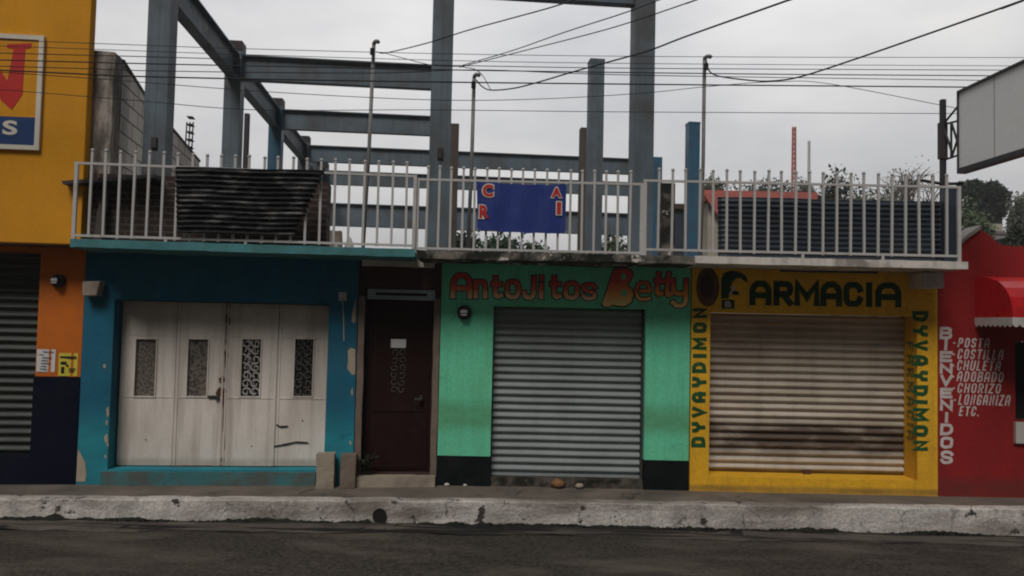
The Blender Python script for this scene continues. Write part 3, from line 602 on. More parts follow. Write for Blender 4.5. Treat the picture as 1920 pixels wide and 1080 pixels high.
# ------------------------------------------------------------------ narrow entrance with the dark door
d0s, d1s = s1 + .004, 0.03
eb = thing('entrance_bay', 'narrow dark maroon entrance bay with a tall metal door', 'building', LF, ((d0s + d1s) / 2, 0, 0))
o0, o1 = LF.S(679, 720), LF.S(811, 720); oz0, oz1 = LF.Z(745, 889), LF.Z(750, 541)
mb = MB(); wall(mb, d0s, d1s, 0, SLAB_B, [(o0, o1, oz0, oz1)], .03, .35); mb.build('wall', M['maroon'], eb)
mb = MB(); mb.rough(d0s + .01, o0 + .01, -.004, .028, .1, LF.Z(672, 555), .09, .006, 4); mb.rough(o1 - .005, d1s - .02, .004, .028, .1, LF.Z(817, 560), .09, .006, 8); build_each(mb, 'door_jamb', M['concrete_brown'], eb)
mb = MB(); zl = LF.Z(720, 562); mb.box(o0 + .004, o1 - .004, .15, .19, oz0 + .01, zl)
for x in (o0 + .06, o1 - .09): mb.box(x, x + .03, .135, .1499, oz0 + .05, zl - .05)
for z in (oz0 + .05, oz0 + .75, zl - .08): mb.box(o0 + .092, o1 - .092, .138, .1499, z, z + .03)
dr = mb.build('door', M['door'], eb)
b = pbox(LF, 731, 654, 762, 738, .135)
gr = MB(); rnd = random.Random(9)
for r_ in range(6):
    for cc in range(2):
        cx, cz = b[0] + (b[1] - b[0]) * (.27 + .46 * cc), b[2] + (b[3] - b[2]) * (r_ + .5) / 6
        pts = [(cx + .045 * (1 - .06 * k) * math.cos(r_ + cc * 2 + k * .6), .142, cz + .045 * (1 - .06 * k) * math.sin(r_ + cc * 2 + k * .6)) for k in range(10)]; gr.tube(pts, .006, 5)
gr.build('door_grille', M['grille_k'], dr)
c = pbox(LF, 733, 636, 761, 652, .135); mb = MB(); mb.box(c[0], c[1], .137, .146, c[2], c[3]); mb.box(c[0] + .03, c[0] + .07, .1345, .1369, c[2] + .03, c[2] + .06); mb.box(c[1] - .075, c[1] - .03, .1345, .1369, c[2] + .05, c[2] + .08)
mb.build('door_card', M['paper'], dr)
mb = MB(); mb.box(o1 - .16, o1 - .12, .10, .1499, 1.02, 1.09); mb.tube([(o1 - .14, .10, 1.05), (o1 - .14, .07, 1.05), (o1 - .22, .07, 1.05)], .01, 6); mb.build('door_handle', M['steel_dark'], dr)
v = pbox(LF, 689, 543, 816, 562, -.02); mb = MB()
for (z0_, z1_) in ((v[2], v[2] + .05), (v[3] - .04, v[3])): mb.box(v[0], v[1], -.015, .1, z0_, z1_)
mb.box(v[0], v[0] + .1, -.015, .1, v[2] + .05, v[3] - .04); mb.box(v[1] - .1, v[1], -.015, .1, v[2] + .05, v[3] - .04)
tr = mb.build('transom_frame', mat('pale grey blue paint', (.30, .36, .40), dirt=(.12, .13, .13)), eb, bevel=.003)
mb = MB(); mb.box(v[0] + .1, v[1] - .1, .03, .05, v[2] + .05, v[3] - .04); mb.build('transom_pane', M['dark_in'], tr)
mb = MB(); mb.box(d0s, d1s, .36, .40, 0, SLAB_B - .003); mb.build('dark_backing', M['dark_in'], eb)  # dark backing added to keep sky light out around door and transom
l_ = pbox(LF, 679, 489, 815, 500, -.05); mb = MB(); mb.rough(l_[0], l_[1], -.09, .029, l_[2], l_[3], .06, .012, 6); mb.build('lintel', M['pale_conc'], eb)
mb = MB(); mb.rough(LF.S(669, 898), LF.S(815, 898), -.14, .029, 0, oz0 - .008, .07, .01, 7); mb.build('step', M['concrete_tan'], eb)
# two concrete blocks on the pavement
for (x0, x1, y0, m_, lab, sd_) in ((593, 627, 851, M['concrete_tan'], 'pale upright concrete block standing below the corner of the white gate', 3), (638, 667, 853, M['concrete_brown'], 'brown upright concrete block standing beside the dark door', 5)):
    b = pbox(LF, x0, y0, x1, 912, -.2); mb = MB(); mb.rough(b[0], b[1], -.22, -.055, .002, b[3], .05, .009, sd_)
    single('concrete_block', mb, m_, lab, 'concrete block', LF, ((b[0] + b[1]) / 2, -.13, 0), 'concrete blocks on the pavement')
# small weed by the door
def sprig(fr, px, py, d, n, size, label, col, seed):
    s, z = fr.at(px, py, d); rnd = random.Random(seed); mb = MB(); st = MB(); z = max(0.002, z)
    t = thing('weed_plant', label, 'weed', fr, (s, d, z))
    for i in range(n):
        a = rnd.uniform(0, 6.283); h = rnd.uniform(.4, 1) * size; e = Vector((s + math.cos(a) * h * .6, d + math.sin(a) * h * .35 - .02, z + h))
        st.tube([(s, d, z), (s + (e.x - s) * .4, d + (e.y - d) * .4, z + h * .6), e], .003, 4)
        for k in range(7):
            u_ = rnd.uniform(.35, 1.05); p = Vector((s, d, z)).lerp(e, u_) + Vector((rnd.uniform(-1, 1), rnd.uniform(-1, 1), rnd.uniform(-1, 1))) * size * .12
            q = Vector((rnd.uniform(-1, 1), rnd.uniform(-1, 1), rnd.uniform(-.6, .6))).normalized() * size * .14; r_ = q.cross(Vector((rnd.uniform(-1, 1), rnd.uniform(-1, 1), 1))).normalized() * size * .05
            mb.add([p - q, p + r_, p + q, p - r_], [(0, 1, 2, 3)])
    mb.build('leaves', mat('weed leaf ' + str(seed), col, var=.4, vscale=12, bump=0), t); st.build('stem', mat('weed stem ' + str(seed), (.05, .05, .03), bump=0), t)
sprig(LF, 681, 886, -.05, 9, .30, 'small dark weed growing at the foot of the maroon door', (.014, .022, .010), 4)

# ------------------------------------------------------------------ green snack shop
s0, s1 = RF.S(824, 700), RF.S(1293, 700); h0, h1 = RF.S(922, 735), RF.S(1209, 735); hz0, hz1 = RF.Z(1065, 893), RF.Z(1068, 577)
gs = thing('green_snack_shop', 'mint green snack shop with a grey roller shutter and black base', 'building', RF, ((s0 + s1) / 2, 0, 0))
zp = RF.Z(1060, 859)
M['green'] = mat('mint green plaster', (.15, .64, .40), vscale=.8, var=.15, dirt=(.12, .40, .17), damt=.55, dscale=1.0, streak=.3, scol=(.07, .25, .13), bump=.3, bscale=16, band=[(.62, 1.1, (.085, .24, .10), .75)], chips=(.05, .14, .09), clo=.765, cracks=(1.3, .008, .5, (.05, .2, .12)))
mb = MB(); wall(mb, s0, s1, zp, SLAB_B, [(h0, h1, 0, hz1)], 0, .35); mb.build('wall', M['green'], gs, bevel=.005)
mb = MB(); wall(mb, s0, s1, 0, zp, [(h0 - .0, h1 + .0, -1, 3)], -.008, .35)
build_each(mb, 'plinth', mat('black plinth paint', (.006, .008, .009), spec=.08, dirt=(.022, .022, .022), damt=.5, dscale=4, chips=(.16, .15, .13), clo=.74, chscale=9), gs)
mb = MB(); shutter(mb, h0 + .012, h1 - .03, hz0 + .0, hz1 - .01, .14, 22); mb.box(h0 + .012, h1 - .03, .125, .17, hz0 - .03, hz0 - .001)
mb.build('roller_shutter', M['shutter_grey'], gs, smooth=False)
mb = MB(); mb.box(h0 + .001, h0 + .012, .1, .2, hz0 - .03, hz1 - .002); mb.box(h1 - .03, h1 - .001, .1, .2, hz0 - .03, hz1 - .002); build_each(mb, 'shutter_rail', M['steel_dark'], gs)
mb = MB(); mb.rough(h0 + .005, h1 - .005, .02, .3, .0, hz0 - .036, .05, .016, 11); mb.build('threshold', mat('mossy threshold', (.10, .085, .07), dirt=(.014, .014, .010), damt=.95, dscale=5, dlo=.42, dhi=.58, chips=(.26, .22, .17), clo=.66, chscale=6, bump=.6), gs)
mb = MB(); ms0 = RF.S(779, 470, -OVER); ms1 = RF.S(1303, 480, -OVER)
mb.rough(ms0 + .01, ms1, -OVER, .02, SLAB_B - .006, SLAB_T - .008, .045, .016, 21, sc_=2.6); mb.build('balcony_slab', M['slab_moss'], gs)
mb = MB(); mb.box(LF.o.x + .1, s1, .02, BACK, SLAB_B + .004, SLAB_T - .012); mb.build('roof_deck', M['concrete'], gs)
mb = MB(); mb.box(s0, s1 - .003, BACK - .3, BACK - .02, 0, SLAB_B); mb.build('back_wall', M['concrete'], gs)
# red to cream lettering with a dark outline
gx = (s0 + s1) / 2
zA, zB = RF.Z(980, 562), RF.Z(980, 512)
M['antoj'] = grad_text('red to cream sign paint', (.46, .03, .025), (.62, .12, .06), (.85, .62, .34), zA, zB)
M['betty'] = grad_text('red to orange sign paint', (.50, .05, .03), (.75, .30, .06), (.88, .66, .28), RF.Z(1200, 575), RF.Z(1200, 512))
M['outline'] = mat('dark outline paint', (.014, .01, .008), bump=0)
def outlined(mb, ch, x0, y0, x1, y1, wpx, grow, shear=0):
    b = pbox(RF, x0, y0, x1, y1); k = DIST / FPX
    paint(mb, ch, b, -.004, wpx * k, shear, 0, 0); paint(mb, ch, b, -.0005, wpx * k, shear, 0, 1, grow=grow * k, thick=.0018)
mb = MB()
for ch, x0, x1, y0, y1 in (('A', 845, 886, 512, 560), ('n', 888, 914, 524, 560), ('t', 920, 944, 517, 560), ('o', 947, 976, 524, 561), ('J', 979, 1005, 516, 562), ('i', 1009, 1021, 516, 561), ('t', 1030, 1054, 516, 561), ('o', 1057, 1086, 527, 562), ('s', 1090, 1119, 530, 563)):
    outlined(mb, ch, x0, y0, x1, y1, {'A': 9.5, 's': 7, 'o': 8}.get(ch, 8.5), 1.9)
mb.build('small_lettering', [M['antoj'], M['outline']], gs)
mb = MB()
Bo = ((1150, 506), (1172, 503), (1184, 507), (1187, 517), (1180, 530), (1174, 535), (1184, 540), (1188, 552), (1184, 566), (1172, 574), (1156, 573), (1148, 571), (1142, 575), (1131, 574), (1129, 568), (1138, 545), (1146, 518))
bc = (1160, 540); gro = [(x + (x - bc[0]) * 2.6 / max(12, math.hypot(x - bc[0], y - bc[1])), y + (y - bc[1]) * 2.6 / max(12, math.hypot(x - bc[0], y - bc[1]))) for x, y in Bo]
mb.prism([RF.at(x, y, -.004) for x, y in gro], -.0035, -.0005, 1); mb.prism([RF.at(x, y, -.004) for x, y in Bo], -.0055, -.0036, 0)
for cx, cy, rx, ry in ((1170, 549, 6, 7), (1169, 519, 4.5, 6)): mb.prism([RF.at(cx + rx * math.cos(.524 * k), cy + ry * math.sin(.524 * k), -.0055) for k in range(12)], -.0075, -.0056, 2)
for ch, x0, x1, y0, y1, sh in (('e', 1191, 1221, 527, 564, .0), ('t', 1223, 1248, 510, 556, .1), ('t', 1242, 1266, 510, 557, .1), ('y', 1258, 1290, 522, 577, .0)):
    outlined(mb, ch, x0, y0, x1, y1, 6.2 if ch == 'e' else 8.0, 1.9, sh)
mb.build('big_lettering', [M['betty'], M['outline'], M['green']], gs)
# orange stone and litter at the threshold
def stone(px, py, r, m, label, seed, d=-.02):
    s, z = RF.at(px, py, d); mb = MB(); rings = []
    for k in range(7):
        th = math.pi * k / 6; rings.append([Vector((s, d, r * .75)) + Vector((math.sin(th) * math.cos(a) * r * 1.2, math.sin(th) * math.sin(a) * r, math.cos(th) * r * .75)) * (1 + .25 * mnoise.noise(Vector((math.cos(a) * 2 + seed, math.sin(a) * 2, th)))) for a in [6.283 * j / 10 for j in range(10)]])
    mb.loft(rings[::-1]); single('loose_stone', mb, m, label, 'stone', RF, (s, d, 0), 'loose stones by the green shop', smooth=True)
stone(1046, 900, .075, mat('orange stone', (.24, .12, .05), dirt=(.08, .055, .035), damt=.85, dscale=14), 'orange brown stone lying below the grey shutter', 2)
stone(1087, 902, .045, M['concrete_tan'], 'small tan stone right of the orange stone below the grey shutter', 3)
stone(838, 908, .028, M['pale_conc'], 'small pale stone at the left foot of the black base', 6, -.05)
stone(872, 909, .022, M['pale_conc'], 'tiny pale stone at the foot of the black base near the shutter', 8, -.05)

# ------------------------------------------------------------------ yellow pharmacy
s0, s1 = RF.S(1294.5, 720), RF.S(1757, 720); h0, h1 = RF.S(1330, 740), RF.S(1719, 740); hz0, hz1 = RF.Z(1520, 897), RF.Z(1515, 589)
ph = thing('yellow_pharmacy', 'bright yellow pharmacy front with a beige roller shutter and green lettering', 'building', RF, ((s0 + s1) / 2, 0, 0))
M['yellow'] = mat('yellow plaster of the pharmacy', (.80, .44, .022), vscale=.8, var=.1, dirt=(.5, .24, .02), damt=.45, dscale=1.2, streak=.25, scol=(.25, .13, .03), bump=.3, bscale=14, cracks=(1.2, .007, .5, (.3, .15, .02)), band=[(-.02, .1, (.2, .12, .04), .8)])
DJ = .34
mb = MB(); wall(mb, s0 + .002, s1, 0, SLAB_B, [(h0, h1, hz0, hz1)], -.012, DJ + .1); mb.build('wall', M['yellow'], ph, bevel=.005)
M['shutter_beige'] = mat('beige shutter', (.54, .475, .395), rough=.55, var=.08, dirt=(.24, .17, .12), damt=.6, dscale=1.3, dstretch=(.8, 1, 2.2), streak=.35, scol=(.16, .11, .08), sscale=(7, 7, .4), band=[(.34, .92, (.085, .06, .045), 1.3), (.15, .27, (.12, .09, .07), .8)], bump=.03)
hr = RF.S(1697, 740, DJ)
mb = MB(); shutter(mb, h0 + .006, h1 - .006, hz0 + .012, hz1 - .006, DJ - .05, 21, .046); mb.build('roller_shutter', M['shutter_beige'], ph)
mb = MB(); a = RF.at(1512, 886, DJ - .05); mb.box(a[0] - .05, a[0] + .05, DJ - .085, DJ - .052, a[1] - .04, a[1] + .03); mb.build('shutter_lock', M['rust'], ph, bevel=.004)
mb = MB(); ws0 = ms1 + .004; ws1 = RF.S(1815, 495, -OVER)
mb.rough(ws0, ws1, -OVER, .02, SLAB_B + .004, SLAB_T - .004, .07, .006, 31); mb.build('balcony_slab', M['slab_white'], ph)
mb = MB(); mb.box(s1 * 0 + s0 + .003, ws1, .02, BACK, SLAB_B + .006, SLAB_T - .016); mb.build('roof_deck', M['concrete'], ph)
mb = MB(); mb.box(s0 + .003, s1, BACK - .3, BACK - .02, 0, SLAB_B); mb.build('back_wall', M['concrete'], ph)
b = pbox(RF, 1728, 514, 1767, 540, -.3); mb = MB(); mb.rough(b[0], b[1], -.34, -.013, b[2], b[3] + .02, .06, .006, 41); mb.build('beam_stub', M['pale_conc'], ph)
b = pbox(RF, 1464, 504, 1646, 511, -.05); mb = MB(); mb.box(b[0], b[1], -.06, -.013, b[2], b[3]); mb.build('dark_bar', M['steel_dark'], ph, bevel=.004)  # thin dark bar in place of a dark slot above the lettering
W = -.0125
mb = MB()
for ch, x0, x1 in (('A', 1405, 1447), ('R', 1450, 1487), ('M', 1489, 1537), ('A', 1538, 1579), ('C', 1581, 1618), ('I', 1622, 1637), ('A', 1641, 1690)):
    ox = (x0 - 1405) * 4 / 285; paint(mb, ch, pbox(RF, x0, 526 + ox, x1, 573 + ox, W), W, .078)
P = lambda x, y: RF.at(x, y, W)
# the large hooked first letter
mb.prism([P(x, y) for x, y in ((1352, 560), (1352, 524), (1357, 512), (1370, 507), (1388, 510), (1399, 518), (1403, 530), (1395, 527), (1388, 521), (1379, 523), (1373, 530), (1369, 540), (1376, 545), (1385, 546), (1386, 553), (1377, 553), (1369, 552), (1365, 560))], W - .003, W)
mb.prism([P(x, y) for x, y in ((1353, 562), (1377, 562), (1377, 579), (1353, 579))], W - .003, W)
mb.build('big_lettering', M['green_text'], ph)
mb = MB(); mb.prism([P(x, y) for x, y in ((1376, 534), (1379, 538), (1371, 552), (1366, 553))], W - .0045, W - .0031); letters(mb, 'B', pbox(RF, 1359, 565, 1371, 576, W), W - .0032, .0012, .03); mb.build('letter_highlight', M['white_text'], ph)
mb = MB(); n = 22; e = lambda cx, cy, rx, ry: [P(cx + rx * math.cos(6.283 * k / n), cy + ry * math.sin(6.283 * k / n)) for k in range(n)]
mb.prism(e(1327, 538, 22, 37), W - .002, W); mb.build('oval_emblem', mat('brown emblem paint', (.10, .045, .018), dirt=(.2, .09, .02), damt=.5, dscale=8, bump=0), ph)
mb = MB(); mb.prism(e(1325, 536, 13, 24), W - .0035, W - .0021); mb.build('emblem_core', mat('dark emblem paint', (.035, .016, .012), bump=0), ph)
mb = MB(); paint(mb, 'DYVAYDIMON', pbox(RF, 1298, 577, 1324, 839, W), W, .050, rot=90, gap=.38, wob=.1)
mb.build('side_lettering', M['green_text2'], ph); mb = MB()
paint(mb, 'DYVAYDIMON', pbox(RF, 1711, 583, 1740, 846, W), W, .050, rot=-90, gap=.38, wob=.1)
mb.build('side_lettering', M['green_text2'], ph)
# faded word on the right-hand reveal, read downwards
tm = MB(); paint(tm, 'FARMACIA', (0, .17, RF.Z(1708, 825, .15), RF.Z(1703, 640, .15)), 0, .04, rot=-90, gap=.4)
jm = MB(); jm.add([(h1 - .001 + v.y, .26 - v.x - .02, v.z) for v in tm.v], tm.f); jm.build('reveal_lettering', mat('faded green paint', (.16, .16, .03), bump=0, dirt=(.45, .25, .02), damt=.8, dscale=12), ph)

# ------------------------------------------------------------------ red butcher shop
s0 = RF.S(1758, 720); s1 = 9.4
rb = thing('red_butcher_shop', 'dark red butcher shop with gabled parapet and white hand painted lettering', 'building', RF, ((s0 + s1) / 2, 0, 0))
M['red'] = mat('deep red plaster', (.29, .012, .013), vscale=.8, var=.15, dirt=(.16, .01, .012), damt=.6, dscale=1.3, streak=.25, scol=(.12, .01, .01), bump=.3, bscale=14, band=[(-.1, .3, (.10, .025, .02), .7)])
w0, wz0, wz1 = RF.S(1903, 700), RF.Z(1903, 790), RF.Z(1903, 640)
top = 2.73
mb = MB(); wall(mb, s0, s1, 0, top, [(w0, 8.6, wz0, wz1)], -.004, .3); mb.build('wall', M['red'], rb)
P = lambda x, y: RF.at(x, y, .0)
mb = MB(); pr = [P(1800, 458), P(1812, 447), P(1836, 430), P(1852, 438), P(1866, 452), P(1876, 459), P(1900, 462), P(1925, 461)]
mb.prism([(s0, top + .001), (s0, pr[0][1] - .05)] + pr + [(s1, pr[-1][1]), (s1, top + .001)], .0, .25); mb.build('parapet', M['red'], rb)
mb = MB()
for k in (0, 1): 
    (a, za), (c, zc) = pr[k], pr[k + 1]; mb.prism([(a, za), (c, zc), (c, zc + .05), (a, za + .05)], -.04, .3)
mb.build('parapet_cap', M['concrete'], rb)
mb = MB(); mb.box(s0 + .01, s1, .3, 9, 2.6, 2.7); mb.build('roof', M['concrete'], rb)
mb = MB(); mb.box(w0 + .01, 8.55, .22, .27, wz0 + .01, wz1 - .01); mb.build('service_window', M['dark_in'], rb)
mb = MB(); cz0 = RF.Z(1912, 831, -.03); mb.box(RF.S(1903, 808, -.03), 8.7, -.05, -.005, cz0, wz0 - .004); mb.build('counter_tile', mat('white counter tile', (.50, .47, .44), bump=0, rough=.4), rb)
W = -.0045; mb = MB()
ys = [(613, 638), (636, 659), (658, 681), (681, 703), (702, 726), (727, 749), (749, 772), (773, 795), (794, 818), (819, 843), (845, 872)]
for k, (ch, (y0, y1)) in enumerate(zip('BIENVENIDOS', ys)):
    x0, x1 = (1761, 1786) if ch != 'I' else (1769, 1778); paint(mb, ch, pbox(RF, x0 + k * .15, y0, x1 + k * .15, y1 - 2, W), W, .037, shear=.06, wob=.06)
mb.build('welcome_lettering', M['white_text'], rb)
mb = MB()
for txt, x0, y0, x1, y1 in (('POSTA', 1795, 634, 1857, 652), ('COSTILLA', 1794, 655, 1883, 674), ('CHULETA', 1793, 676, 1878, 695), ('ADOBADO', 1793, 697, 1883, 716), ('CHORIZO', 1794, 719, 1878, 737), ('LONGANIZA', 1796, 740, 1896, 760), ('ETC.', 1797, 762, 1838, 780)):
    paint(mb, txt, pbox(RF, x0, y0, x1, y1, W), W, .0175, shear=.2, gap=.42, wob=.12)
    if txt != 'ETC.': q = pbox(RF, x0 - 8, (y0 + y1) / 2 - 1.5, x0 - 4, (y0 + y1) / 2 + 1.5, W); mb.box(q[0], q[1], W - .003, W, q[2], q[3])
mb.build('list_lettering', M['white_text'], rb)
# awning: bull-nosed, with scalloped valance
X0 = RF.S(1827, 556); X1 = 8.8; prof = [(-.004, 2.73), (-.15, 2.725), (-.32, 2.70), (-.48, 2.65), (-.60, 2.57), (-.69, 2.46), (-.73, 2.34), (-.735, 2.22)]
aw = thing('awning', 'glossy red bull nosed awning with white scalloped valance over the butcher shop', 'awning', RF, ((X0 + X1) / 2, 0, 2.2))
mb = MB(); n = len(prof)
mb.add([(X0, y, z) for y, z in prof] + [(X1, y, z) for y, z in prof], [(i, i + 1, n + i + 1, n + i) for i in range(n - 1)])
mb.add([(X0, y, z) for y, z in prof] + [(X0, -.004, 2.22)], [tuple(range(n, -1, -1))]); mb.add([(X1, y, z) for y, z in prof] + [(X1, -.004, 2.22)], [tuple(range(n + 1))])
mb.build('cover', mat('glossy red vinyl', (.64, .014, .02), rough=.32, var=.06, bump=.05, bscale=6, spec=.5, dirt=(.25, .01, .015), damt=.3), aw)
mb = MB()
def scallop(p0, p1, n):
    p0, p1 = Vector(p0), Vector(p1); top_, bot = [], []; m_ = 8
    for i in range(n * m_ + 1):
        p = p0.lerp(p1, i / (n * m_)); k = abs(math.sin(math.pi * (i % m_) / m_)); top_.append(p + Vector((0, 0, .0))); bot.append(p - Vector((0, 0, .085 + .028 * k)))
    N_ = len(top_); mb.add(top_ + bot, [(i, N_ + i, N_ + i + 1, i + 1) for i in range(N_ - 1)])
scallop((X0, -.004, 2.22), (X0, -.735, 2.22), 8); scallop((X0, -.735, 2.22), (X1, -.735, 2.22), 36)
mb.build('valance', mat('white valance vinyl', (.66, .62, .60), bump=0, dirt=(.4, .33, .3), damt=.5, dscale=6), aw)

# ------------------------------------------------------------------ steel frame of the unfinished storey
SF = LF; DS, BAY = .25, 3.40
rows = [DS + BAY * k for k in range(6)]
sA = SF.S(299, 200, rows[0]); sB = SF.S(827, 200, rows[0]); sC = SF.S(1203, 200, rows[0])
zt_ = SF.Z(440, 104, rows[1]); zb_ = SF.Z(440, 150, rows[1]); zcol = SF.Z(425, 81, rows[1])
sf = thing('steel_frame', 'blue grey steel frame of columns and beams of an unfinished upper storey', 'steel frame', SF, ((sA + sC) / 2, rows[0], SLAB_T))
CW = .135
def column(s, d, ztop, m=None, w=CW, cap=True):
    mb = MB(); mb.box(s - w, s + w, d - w, d + w, SLAB_T - .004, ztop)
    for a in (-.06, .06): mb.box(s + a * .2 - .002 + (w * .96 if a > 0 else -w * .96) * 0, s + .002, d - w - .003, d - w, SLAB_T + .1, ztop - .05)   # weld seam
    mb.box(s - w - .06, s + w + .06, d - w - .06, d + w + .06, SLAB_T - .003, SLAB_T + .018)
    return mb
for k in range(1, 5):
    for s_ in (sA, sB)[:2 if k < 4 else 1]:
        w_ = CW + .004; MB().box(s_ - w_, s_ + w_, rows[k] - w_, rows[k] + w_, zcol - .16, zcol + .012).build('column_head', M['steel_dark'], sf, bevel=.006)
for k in range(5):
    column(sA, rows[k], zcol + (.4 if k == 0 else 0)).build('column', M['steel_blue'] if k == 2 else M['steel'], sf, bevel=.012)
    if k < 4: column(sB, rows[k], zcol + (.4 if k == 0 else 0)).build('column', M['steel'], sf, bevel=.012)
column(sC, rows[0], zcol + .4).build('column', M['steel'], sf, bevel=.012)
sD = SF.S(1230, 400, rows[3]); column(sD, rows[3], SF.Z(1230, 296, rows[3]), w=.12).build('column', M['steel_blue'], sf, bevel=.01)
for px_, py_, s_ in ((827, 288, sB), (297, 268, sA)):
    zz_ = SF.Z(px_, py_, rows[0] - CW); MB().box(s_ - .03, s_ + .04, rows[0] - CW - .03, rows[0] - CW - .0005, zz_ - .07, zz_ + .07).build('bolt_box', M['steel_dark'], sf, bevel=.006)
def ibeam(p0, p1, z0, z1, w=.075, t=.022):
    """rolled I section from p0 to p1 in (s, d)"""
    a = Vector((p0[0], p0[1], 0)); c = Vector((p1[0], p1[1], 0)); ax = (c - a).normalized(); x = Vector((-ax.y, ax.x, 0))
    pr_ = [(-w, z0), (w, z0), (w, z0 + t), (.008, z0 + t), (.008, z1 - t), (w, z1 - t), (w, z1), (-w, z1), (-w, z1 - t), (-.008, z1 - t), (-.008, z0 + t), (-w, z0 + t)]
    return MB().loft([[p + x * q + Vector((0, 0, z)) for q, z in pr_] for p in (a, c)])
def cbeam(k, sa, sb, z0, z1): ibeam((sa + CW + .003, rows[k]), (sb - CW - .003, rows[k]), z0, z1).build('beam', M['steel'], sf)
for k in range(4): ibeam((sA, rows[k] + CW + .003), (sA, rows[k + 1] - CW - .003), zb_, zt_, .09).build('beam', M['steel'], sf)
cbeam(0, sA, sB, zb_ + .25, zt_ + .25); cbeam(0, sB, sC, zb_ + .25, zt_ + .25)
cbeam(1, sA, sB, zb_, zt_); cbeam(2, sA, sB, zb_, zt_)
cbeam(3, sA, sB, zb_, zt_); cbeam(3, sB, sD + .1, zb_, zt_)
ibeam((sA + CW, rows[4]), (sD + 1.5, rows[4]), zb_, zt_).build('beam', M['steel'], sf)
za, zb2 = SF.Z(700, 426, rows[4]), SF.Z(700, 384, rows[4])
ibeam((sA + CW + .01, rows[4]), (sD + 1.5, rows[4]), za, zb2, .1).build('deep_beam', M['steel'], sf)
# free-standing posts on the roof
def post(px, ytop, d, w, m, label, name='steel_column', cat='steel column', fr=SF):
    s = fr.S(px, 400, d); z = fr.Z(px, ytop, d); mb = MB(); mb.box(s - w, s + w, d - w, d + w, SLAB_T - .005, z); mb.box(s - w - .05, s + w + .05, d - w - .05, d + w + .05, SLAB_T - .004, SLAB_T + .014)
    if name == 'steel_column': mb.box(s - w - .006, s + w + .006, d - w - .006, d + w + .006, z - .05, z + .004)
    return single(name, mb, m, label, cat, fr, (s, d, SLAB_T), bevel=.008)
post(1113, 114, rows[1] - .3, .125, M['steel'], 'tall free standing grey blue steel column behind the middle railing')
post(1297, 231, rows[2], .13, M['steel_blue'], 'short deep blue steel column standing alone behind the right railing')
post(1094, 241, rows[2], .11, M['wood'], 'brown wooden post half hidden behind the tall steel column', 'wooden_post', 'wooden post')
post(849, 233, rows[2], .09, M['wood'], 'brown wooden post peeping out right of the central steel column', 'wooden_post', 'wooden post')
post(457, 213, rows[2], .05, M['steel_dark'], 'thin dark post rising behind the black roofing sheet', 'thin_post', 'post')
post(1250, 345, rows[1] - .8, .11, M['slab_moss'], 'peeling mossy concrete post between the blue steel columns', 'concrete_post', 'concrete post')

# ------------------------------------------------------------------ grey block wall behind the yellow front
WA = Frame(*LF.world(LF.S(211, 200, -.28), -.28, 0).xy, R(10.5))
z1_ = WA.Z(211, 97); 
bw = thing('block_wall', 'bare grey concrete block wall with a concrete end pillar beside the yellow wall', 'wall', WA, (0, 0, SLAB_T))
def wall_pt(px, py):                            # where a pixel meets the side face (s = 0) of that wall
    r = ray(px, py); t = -(CAM - WA.o).dot(WA.u) / r.dot(WA.u); p = CAM + r * t; return (p - WA.o).dot(WA.n), p.z
mb = MB(); e1 = wall_pt(275, 186); e2 = wall_pt(374, 304)
mb.add([(0, .3, SLAB_T), (0, e2[0], SLAB_T), (0, e2[0], e2[1]), (0, e1[0], e1[1]), (0, .3, z1_ - .02), (-.15, .3, SLAB_T), (-.15, e2[0], SLAB_T), (-.15, e2[0], e2[1]), (-.15, e1[0], e1[1]), (-.15, .3, z1_ - .02)],
       [(0, 1, 2, 3, 4), (9, 8, 7, 6, 5), (4, 3, 8, 9), (3, 2, 7, 8), (1, 6, 7, 2), (0, 4, 9, 5)])
mb.build('blocks', M['cinder'], bw)
mb = MB(); mb.rough(WA.S(169, 200), .0, .0, .3, SLAB_T, z1_, .08, .01, 51); mb.build('end_pillar', mat('stained concrete pillar', (.40, .355, .31), dirt=(.08, .07, .06), damt=.9, dscale=3, dlo=.42, dhi=.58, dstretch=(2, 2, .6), streak=.6, bump=.5, bscale=20), bw)
mb = MB(); mb.add([(a, y, z + h) for y, z in ((.3, z1_ - .02), e1, e2) for a in (-.17, .02) for h in (0, .03)], [(0, 4, 5, 1), (4, 8, 9, 5), (2, 3, 7, 6), (6, 7, 11, 10), (1, 5, 7, 3), (5, 9, 11, 7), (0, 2, 6, 4), (4, 6, 10, 8)]); mb.build('coping', M['steel_dark'], bw)
mb = MB()
for px in (351, 357, 363):
    r_ = wall_pt(px, 300); y = min(r_[0], e2[0] - .1); zt2 = wall_pt(px, 226)[1]; mb.tube([(-.1 + (px % 2) * .06, y, e2[1] - .1), (-.09 + (px % 2) * .06, y, zt2)], .012, 5)
for k in range(5): mb.box(-.12, -.02, y - .1, y + .1, e2[1] + .15 + k * .13, e2[1] + .16 + k * .13)
mb.build('rebar', M['steel_dark'], bw)

